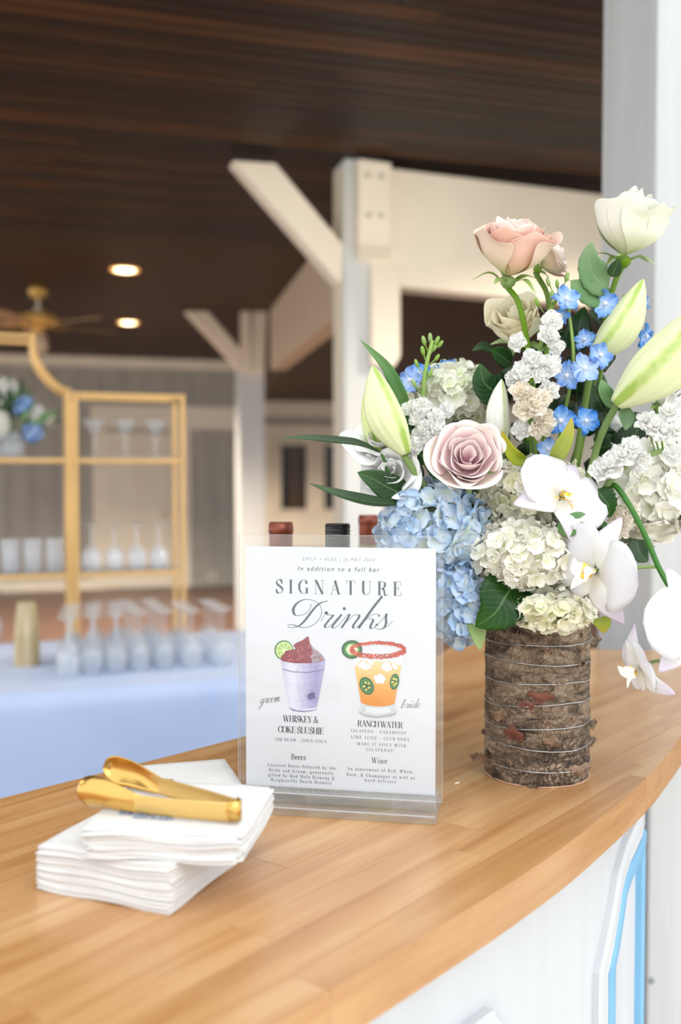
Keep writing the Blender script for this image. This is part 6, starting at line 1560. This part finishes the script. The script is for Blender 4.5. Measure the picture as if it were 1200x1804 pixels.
# stock stems
stock('white stock stem in the centre under the peach rose', [(940, 840, 1.155), (936, 740, 1.15), (944, 650, 1.145), (966, 560, 1.15), (992, 505, 1.155)],
      [(912, 604, 1.135), (972, 566, 1.135), (966, 590, 1.13), (978, 612, 1.13), (940, 636, 1.12), (968, 644, 1.12), (906, 668, 1.125), (922, 656, 1.12), (950, 660, 1.118), (916, 690, 1.115), (935, 700, 1.112), (958, 700, 1.112), (942, 715, 1.11), (966, 690, 1.12), (925, 720, 1.112), (958, 742, 1.118), (948, 755, 1.12), (918, 758, 1.125)],
      43, 51, [(982, 500, 1.15, 8), (999, 488, 1.155, 9), (946, 532, 1.14, 9), (966, 497, 1.15, 8), (972, 520, 1.145, 9)], cream=(9, 10, 11, 12, 14, 15, 16))
stock('white stock stem with green buds above the left lily bud', [(768, 790, 1.14), (750, 740, 1.14), (746, 690, 1.14), (752, 640, 1.145), (762, 600, 1.15)],
      [(742, 716, 1.125), (735, 738, 1.125), (722, 720, 1.13), (768, 735, 1.125), (750, 752, 1.12), (768, 756, 1.12), (738, 770, 1.125), (730, 785, 1.12), (757, 778, 1.12), (785, 722, 1.135), (722, 800, 1.125)],
      38, 52, [(747, 600, 1.145, 9), (758, 595, 1.15, 9), (770, 600, 1.15, 9), (776, 606, 1.15, 8), (734, 640, 1.14, 8), (770, 630, 1.15, 8), (745, 618, 1.145, 9), (730, 676, 1.135, 9), (758, 658, 1.14, 9), (766, 612, 1.15, 8)])
stock('white stock stem reaching right over the large hydrangea', [(1058, 880, 1.10), (1082, 838, 1.095), (1130, 806, 1.09), (1215, 782, 1.085)],
      [(1095, 805, 1.08), (1075, 822, 1.085), (1112, 790, 1.08), (1128, 812, 1.085), (1060, 830, 1.09), (1140, 745, 1.085), (1165, 765, 1.08), (1150, 752, 1.08), (1185, 800, 1.075), (1100, 800, 1.1), (1180, 730, 1.09), (1192, 760, 1.08)],
      52, 53, stem_r=0.0042)
stock('short cream stock cluster right of the first orchid', [(1060, 960, 1.13), (1080, 920, 1.125), (1095, 890, 1.12)],
      [(1085, 905, 1.105), (1100, 918, 1.105), (1075, 925, 1.105), (1092, 935, 1.108), (1110, 900, 1.11), (1068, 905, 1.11)], 36, 54, cream=(0, 1, 2, 3, 4, 5))
stock('loose white stock blooms beside the second orchid', [(1010, 1000, 1.13), (1020, 950, 1.12), (1038, 905, 1.11)],
      [(1040, 900, 1.095), (1022, 925, 1.1), (1024, 945, 1.098), (1010, 960, 1.1), (1050, 915, 1.1)], 46, 55)

# delphiniums
F0 = Vector((-0.1, -1, 0.2))
delphinium('blue delphinium spire in the middle right of the stock stem', [(975, 870, 1.18), (988, 760, 1.165), (1010, 640, 1.15), (1000, 530, 1.16)],
   [(997, 528, 1.145, 46, (0.1, -.9, .3)), (990, 556, 1.15, 30, (-.5, -.7, -.3)), (1030, 650, 1.125, 50, F0), (1000, 662, 1.13, 46, (-.4, -.9, 0)), (1056, 628, 1.13, 44, (.3, -.8, .3)), (988, 742, 1.125, 48, (-.2, -1, .1)), (1030, 742, 1.13, 46, (.3, -.9, .1)), (966, 792, 1.13, 38, F0), (975, 640, 1.15, 34, (-.6, -.6, .3))], 61)
delphinium('blue delphinium behind the tall lily bud', [(1050, 800, 1.2), (1060, 650, 1.19), (1100, 520, 1.19)],
   [(1066, 538, 1.17, 48, (-.2, -.9, .4)), (1135, 592, 1.18, 40, (.7, -.6, -.2)), (1136, 530, 1.2, 30, (.8, -.4, .2)), (1030, 600, 1.17, 36, (-.3, -.8, .3))], 62)
delphinium('blue delphinium behind the left stock stem', [(800, 800, 1.23), (760, 720, 1.22), (735, 650, 1.21)], [(724, 672, 1.195, 44, (-.4, -.8, .3)), (738, 660, 1.2, 40, (-.2, -.8, .5)), (772, 664, 1.21, 38, (.1, -.8, .5)), (790, 650, 1.22, 34, (.3, -.8, .4))], 63)

# ---- orchid spray
M['orchid'] = petal_mat('orchid_white', [(0.0, 'dfded6'), (0.5, 'e0e0e4'), (1.0, 'dddce2')], 0.3, 0.01, 0.45)
M['orchid_tip'] = petal_mat('orchid_sepal', [(0.0, 'e6e6d8'), (0.6, 'e8e7ea'), (1.0, 'dccfe6')], 0.3, 0.01, 0.45)
M['lip'] = petal_mat('orchid_lip', [(0.0, 'f1c326'), (0.22, 'f3cf4a'), (0.36, 'fbf8ee'), (1.0, 'fcfbf8')], 0.2, 0.0, 0.45)
M['lip_yellow'] = petal_mat('orchid_lip_yellow', [(0.0, 'e39a1c'), (0.6, 'f0c02c'), (1.0, 'f5d95a')], 0.2, 0.0, 0.45)
o0 = P(1082, 858, 1.10)
spray = thing('orchid_spray', o0, 'arching spray of white moth orchids down the right side', 'orchid')
stem_tube([anchor(0.02, -0.01), P(1060, 930, 1.13), P(1068, 868, 1.11), P(1084, 856, 1.095), P(1112, 895, 1.08), P(1140, 950, 1.065), P(1160, 998, 1.055), P(1185, 1042, 1.04), P(1222, 1092, 1.02), P(1262, 1130, 1.0)], 0.0034, 0.0028, 'stem', M['stem_dark'], spray, 9, 60)
ORND = lambda v: (math.sin(math.pi * min(1, max(0.0, 0.06 + 0.94 * v) ** 0.9)) ** 0.5 if 0 < v < 1 else 0.0)
def orchid(px, py, Y, rpx, facing, upv, ped, petals=True, spread=1.0, fold=0.0):
    c = P(px, py, Y); s = rpx * Y / FPX; rot = frame_z(facing, upv)          # Z faces out, Y is up
    x_, y_, z_ = rot @ Vector((1, 0, 0)), rot @ Vector((0, 1, 0)), rot @ Vector((0, 0, 1))
    bl = bpy.data.objects.new('orchid_bloom', None); COL.objects.link(bl); bl.parent = spray; bl.location = c - o0; bl.empty_display_size = 0.01
    def pet(name, ang, l_, w_, mat, shape, back=0.12, fw=0.0):
        d = x_ * math.cos(ang) + y_ * math.sin(ang)
        pts = [c + d * 0.06 * s, c + d * l_ * 0.5 * s + z_ * (0.06 + fw) * s, c + d * l_ * s + z_ * (-back + fw * 1.6) * s]
        mb = MB(); blade_mb(mb, pts, w_ * s, z_, shape=shape, fold=-0.10, wave=0.05, nv=16, nu=8)
        o = mb.build(name, mat, bl); sm2 = o.modifiers.new('thick', 'SOLIDIFY'); sm2.thickness = 0.0006; return o
    for a in (math.pi / 2, math.pi * 1.23, -math.pi * 0.23): pet('sepal', a, 1.0, 0.34, M['orchid_tip'], OVATE, 0.22)
    if petals:
        for sg in (1, -1): pet('petal', math.pi / 2 - sg * math.pi * 0.43, 1.02 * spread, 0.62, M['orchid'], ORND, 0.05, 0.06 + fold)
    mb = MB()                                                        # lip: two side lobes, mid lobe and tendrils
    for sg in (1, -1):
        pts = [c + z_ * 0.10 * s, c + (x_ * sg * 0.16 + z_ * 0.30 - y_ * 0.02) * s, c + (x_ * sg * 0.15 + y_ * 0.18 + z_ * 0.44) * s]
        blade_mb(mb, pts, 0.13 * s, y_ * -0.3 + x_ * sg, shape=OVATE, nv=8, nu=4)
    pts = [c + (z_ * 0.08 - y_ * 0.03) * s, c + (z_ * 0.30 - y_ * 0.16) * s, c + (z_ * 0.46 - y_ * 0.34) * s]
    blade_mb(mb, pts, 0.13 * s, z_, shape=OVATE, nv=8, nu=4); mb.build('lip', M['lip'], bl)
    mb = MB(); mb.tube([c + z_ * 0.04 * s, c + (z_ * 0.2 + y_ * 0.02) * s, c + (z_ * 0.28 - y_ * 0.01) * s], [0.05 * s, 0.065 * s, 0.03 * s], 10); mb.build('column', M['orchid'], bl)
    mb = MB(); mb.lathe([(0, -0.03), (0.045, -0.02), (0.06, 0.02), (0.035, 0.055), (0, 0.06)], n=10); mb.xform(mat4(rot, c + (z_ * 0.24 - y_ * 0.10) * s, s)); mb.build('callus', M['lip_yellow'], bl)
    for sg in ((1, -1) if px < 1000 else ()):
        mb = MB(); mb.tube(catmull([c + (z_ * 0.46 - y_ * 0.34) * s, c + (z_ * 0.5 - y_ * 0.42 + x_ * sg * 0.1) * s, c + (z_ * 0.42 - y_ * 0.42 + x_ * sg * 0.2) * s, c + (z_ * 0.42 - y_ * 0.34 + x_ * sg * 0.16) * s], 10), 0.008 * s, 5); mb.build('tendril', M['lip_yellow'], bl)
    if ped: stem_tube([c - z_ * 0.03 * s] + ped, 0.0017, 0.0022, 'flower_stalk', M['stem'], spray, 6, 10)
    return bl
orchid(990, 874, 1.075, 88, (0.28, -0.86, 0.42), (0.55, 0.1, 0.83), [P(1030, 880, 1.10), P(1062, 866, 1.108)])
orchid(1050, 1006, 1.04, 102, (-0.86, -0.50, 0.05), (0.42, -0.12, 0.90), [P(1122, 1000, 1.06), P(1163, 998, 1.056)])
orchid(1218, 1098, 0.98, 104, (0.35, -0.9, 0.2), (-0.2, 0, 1), [P(1222, 1092, 1.02)])
orchid(1128, 1176, 1.0, 78, (-0.93, -0.22, -0.28), (0.28, 0.2, 0.93), [P(1160, 1164, 1.005), P(1190, 1172, 1.0), P(1240, 1120, 1.005)], spread=0.62)

# ---- loose leaves
def sprig(label, specs, stem_pts, kind='leaf sprig'):
    t = thing('greenery_sprig', stem_pts[0], label, 'greenery', 'greenery in the bouquet'); stem_tube(stem_pts, 0.0016, 0.0022, 'stem', M['stem_dark'], t, 6)
    for pix, w, mt, kw in specs:
        leaf(t, lpath(pix), w, kw.pop('nrm', TOCAM), M[mt], **kw)
    return t
sprig('long dark leaves reaching left over the wine bottles', [
    ([(672, 798, 1.12), (630, 782, 1.10), (580, 776, 1.09), (540, 772, 1.085), (497, 771, 1.08)], 0.0058, 'leaf_dark', dict(nrm=(0, -0.75, 0.65), fold=0.5, nv=22)),
    ([(700, 888, 1.12), (650, 884, 1.10), (605, 873, 1.085), (545, 852, 1.075)], 0.0090, 'leaf_dark', dict(nrm=(0, -0.75, 0.65), fold=0.35, nv=20)),
    ([(722, 876, 1.13), (690, 862, 1.12), (660, 845, 1.11), (630, 832, 1.105)], 0.0165, 'leaf_dark', dict(fold=0.2, shape=OVATE))], [P(672, 800, 1.12), P(710, 870, 1.13), anchor(-0.03, 0)])
sprig('blue-green lance leaf arching above the left lily bud', [
    ([(722, 730, 1.15), (704, 690, 1.145), (680, 645, 1.14), (634, 598, 1.135)], 0.0082, 'leaf_gray', dict(nrm=(-.4, -0.9, 0.2), fold=0.3, nv=18))], [P(722, 730, 1.15), P(740, 800, 1.16), anchor(-0.02, 0.01)])
sprig('rose leaves under the tall white rose', [
    ([(1072, 506, 1.18), (1050, 490, 1.17), (1038, 462, 1.165), (1042, 426, 1.16)], 0.0195, 'leaf_gray', dict(shape=OVATE, fold=0.2, serr=0.04, nv=18)),
    ([(1070, 520, 1.185), (1045, 520, 1.17), (1020, 506, 1.165), (1006, 494, 1.165)], 0.0160, 'leaf_gray', dict(shape=OVATE, fold=0.15, serr=0.04, nv=18)),
    ([(1078, 488, 1.17), (1085, 470, 1.165), (1092, 454, 1.16)], 0.008, 'leaf_dark', dict(shape=OVATE))], [P(1072, 508, 1.185), P(1060, 600, 1.2), anchor(0.0, 0.01)])
sprig('dark round leaves in the middle behind the stock stem', [
    ([(888, 700, 1.19), (872, 690, 1.175), (852, 672, 1.17), (846, 640, 1.17)], 0.021, 'leaf_deep', dict(shape=OVATE, fold=0.15)),
    ([(900, 640, 1.2), (880, 625, 1.19), (866, 616, 1.185)], 0.012, 'leaf_dark', dict(shape=OVATE)),
    ([(872, 620, 1.21), (850, 610, 1.205), (832, 618, 1.2)], 0.006, 'leaf_dark', dict())], [P(888, 700, 1.19), P(900, 800, 1.2), anchor(0, 0.02)])
sprig('broad hydrangea leaves over the left vase rim', [
    ([(905, 1030, 1.10), (890, 1052, 1.085), (872, 1080, 1.08), (838, 1104, 1.085)], 0.030, 'leaf_dark', dict(shape=OVATE, fold=0.12, serr=0.04, nv=24, nu=8)),
    ([(850, 1040, 1.11), (838, 1080, 1.10), (842, 1115, 1.095), (846, 1146, 1.095)], 0.0125, 'leaf_light', dict(shape=OVATE, fold=0.25, nv=18)),
    ([(920, 1020, 1.11), (918, 1050, 1.1), (906, 1078, 1.1)], 0.02, 'leaf_deep', dict(shape=OVATE, nv=16))], [P(905, 1030, 1.105), P(925, 1040, 1.13), anchor(-0.01, 0)])
sprig('yellow-green leaves between the orchids and delphinium', [
    ([(972, 818, 1.10), (984, 798, 1.095), (1000, 766, 1.095), (1008, 735, 1.10)], 0.0095, 'leaf_yellow', dict(fold=0.5)),
    ([(930, 812, 1.11), (910, 808, 1.105), (896, 790, 1.105), (884, 758, 1.11)], 0.0085, 'leaf_yellow', dict(fold=0.5)),
    ([(1080, 718, 1.13), (1066, 690, 1.12), (1060, 668, 1.12)], 0.009, 'leaf_gray', dict(fold=0.3)),
    ([(1098, 716, 1.115), (1104, 740, 1.11), (1102, 758, 1.11)], 0.009, 'leaf_gray', dict(fold=0.4))], [P(972, 820, 1.105), P(965, 880, 1.14), anchor(0, 0)])
sprig('small serrated green leaves right of the first orchid', [
    ([(1052, 862, 1.09), (1062, 876, 1.085), (1072, 890, 1.085), (1076, 912, 1.09)], 0.0135, 'leaf_dark', dict(shape=OVATE, serr=0.10, nv=18)),
    ([(1040, 940, 1.10), (1056, 930, 1.085), (1070, 922, 1.085)], 0.012, 'leaf_dark', dict(shape=OVATE, serr=0.10, nv=16)),
    ([(986, 940, 1.07), (1004, 926, 1.065), (1022, 914, 1.065), (1038, 912, 1.07)], 0.011, 'leaf_gray', dict(shape=OVATE)),
    ([(1120, 950, 1.12), (1128, 975, 1.11), (1142, 990, 1.11)], 0.012, 'leaf_dark', dict(shape=OVATE, serr=0.08, nv=16)),
    ([(1056, 1088, 1.06), (1062, 1100, 1.055), (1064, 1116, 1.055)], 0.0095, 'leaf_yellow', dict(shape=OVATE))], [P(1052, 862, 1.09), P(1040, 960, 1.12), anchor(0.01, 0)])
sprig('dark leaves behind the largest lily bud', [
    ([(1075, 740, 1.2), (1062, 720, 1.19), (1052, 700, 1.185), (1040, 678, 1.185)], 0.022, 'leaf_deep', dict(shape=OVATE)),
    ([(1090, 800, 1.18), (1110, 780, 1.17), (1125, 750, 1.17), (1118, 725, 1.17)], 0.02, 'leaf_deep', dict(shape=OVATE)),
    ([(1100, 830, 1.2), (1090, 800, 1.19), (1084, 770, 1.19)], 0.014, 'leaf_dark', dict(shape=OVATE)),
    ([(1012, 620, 1.2), (1020, 580, 1.195), (1030, 540, 1.195)], 0.017, 'leaf_deep', dict(shape=OVATE))], [P(1075, 742, 1.2), P(1050, 850, 1.2), anchor(0.01, 0.02)])
# dense fill of small dark leaves inside the bouquet
rl = random.Random(77)
zones = [('low left', (735, 850), (830, 1010)), ('middle', (860, 985), (640, 860)), ('upper right', (985, 1100), (560, 840)), ('right', (1040, 1120), (780, 960)), ('lower middle', (830, 1030), (890, 1060)), ('left', (690, 830), (720, 860))]
for zi, (zn, (xa, xb), (ya, yb)) in enumerate(zones):
    specs = []
    for k in range(16):
        px, py, Y = rl.uniform(xa, xb), rl.uniform(ya, yb), rl.uniform(1.185, 1.26); a = rl.uniform(-0.3, 2.2) ; l_ = rl.uniform(28, 52)
        dx, dy = math.cos(a + 0.6) * l_, -math.sin(a + 0.6) * l_
        specs.append(([(px, py, Y), (px + dx * .5, py + dy * .5, Y - 0.012), (px + dx, py + dy, Y - 0.008)], rl.uniform(0.010, 0.019), rl.choice(['leaf_deep', 'leaf_dark', 'leaf_deep']), dict(shape=OVATE, nrm=(rl.uniform(-.6, .6), -1, rl.uniform(-.3, .7)), nv=8, nu=4)))
    sprig('dark filler leaves deep in the bouquet, %s part' % zn, specs, [P((xa + xb) / 2, (ya + yb) / 2, 1.22), anchor(rl.uniform(-.02, .02), 0.02)])

# ================================================================== small bouquet on the gold shelf
sp = S(BW + 0.235, SD * 0.5, ZS1 + 0.0147)
vz = thing('glass_vase', sp, 'clear glass vase of flowers on the upper left gold shelf', 'vase')
mb = MB(); mb.lathe([(0, 0.004), (0.045, 0), (0.05, 0.004), (0.05, 0.10), (0.0475, 0.10), (0.047, 0.008), (0, 0.009)], sp, 24); mb.build('vase_body', M['glass_bright'], vz)
rb_ = random.Random(15)
def shelf_bloom(name, cat, label, dx, dz, r_, meshes, n, dy=-0.03):
    c = sp + fa * dx + ZA * dz + fb * dy; t = thing(name, c, label, cat, 'flowers in the shelf vase')
    for i in range(n):
        z = 1 - 2 * (i + .5) / n; rr_ = math.sqrt(1 - z * z); a = i * 2.4; d = Vector((rr_ * math.cos(a), rr_ * math.sin(a), z))
        o = bpy.data.objects.new('floret', meshes[i % len(meshes)]); COL.objects.link(o); o.parent = t; o.matrix_basis = mat4(frame_z(d), d * r_, r_ * 0.48)
    mb = MB(); mb.tube([c, c.lerp(sp + ZA * 0.09, 0.6), sp + ZA * 0.03], 0.003, 6); mb.build('stem', M['stem_dark'], t)
for nm, ct_, lb, dx, dz, r_, me_, n in (
    ('hydrangea', 'hydrangea', 'white hydrangea low left in the shelf vase', 0.075, 0.135, 0.060, HY['purewhite'], 46), ('hydrangea', 'hydrangea', 'white hydrangea hanging at left picture edge in the shelf vase', 0.115, 0.085, 0.05, HY['white'], 40),
    ('delphinium', 'delphinium', 'blue flower cluster at lower right in the shelf vase', -0.085, 0.10, 0.034, DM, 24), ('delphinium', 'delphinium', 'blue flower cluster upper right in the shelf vase', -0.055, 0.21, 0.03, DM, 22), ('delphinium', 'delphinium', 'blue flower near the centre of the shelf vase', -0.02, 0.195, 0.022, DM, 16),
    ('rose', 'rose', 'white bloom topmost in the shelf vase', 0.015, 0.275, 0.032, SM, 22), ('rose', 'rose', 'round white bloom at the right of the shelf vase', -0.10, 0.175, 0.026, SM, 20), ('rose', 'rose', 'cream bloom farthest right in the shelf vase', -0.145, 0.15, 0.022, SMc, 18), ('rose', 'rose', 'white bloom left of centre in the shelf vase', 0.045, 0.215, 0.03, SM, 20), ('rose', 'rose', 'white bloom at upper left in the shelf vase', 0.115, 0.245, 0.03, SM, 20)):
    shelf_bloom(nm, ct_, lb, dx, dz, r_, me_, n)
gr = thing('greenery_sprig', sp + ZA * 0.05, 'green leaves among the flowers in the shelf vase', 'greenery', 'flowers in the shelf vase')
for k in range(34):
    a = rb_.uniform(0.1, 3.05); l_ = rb_.uniform(0.10, 0.25); d = fa * math.cos(a) + ZA * math.sin(a); c = sp + ZA * 0.09 + fb * rb_.uniform(-.05, .03)
    leaf(gr, [c + d * l_ * .35, c + d * l_ * .7 - fb * 0.015, c + d * l_], rb_.uniform(0.012, 0.02), -fb + ZA * 0.3, M[rb_.choice(['leaf_dark', 'leaf_deep', 'leaf_gray'])], shape=OVATE, nv=6, nu=4)
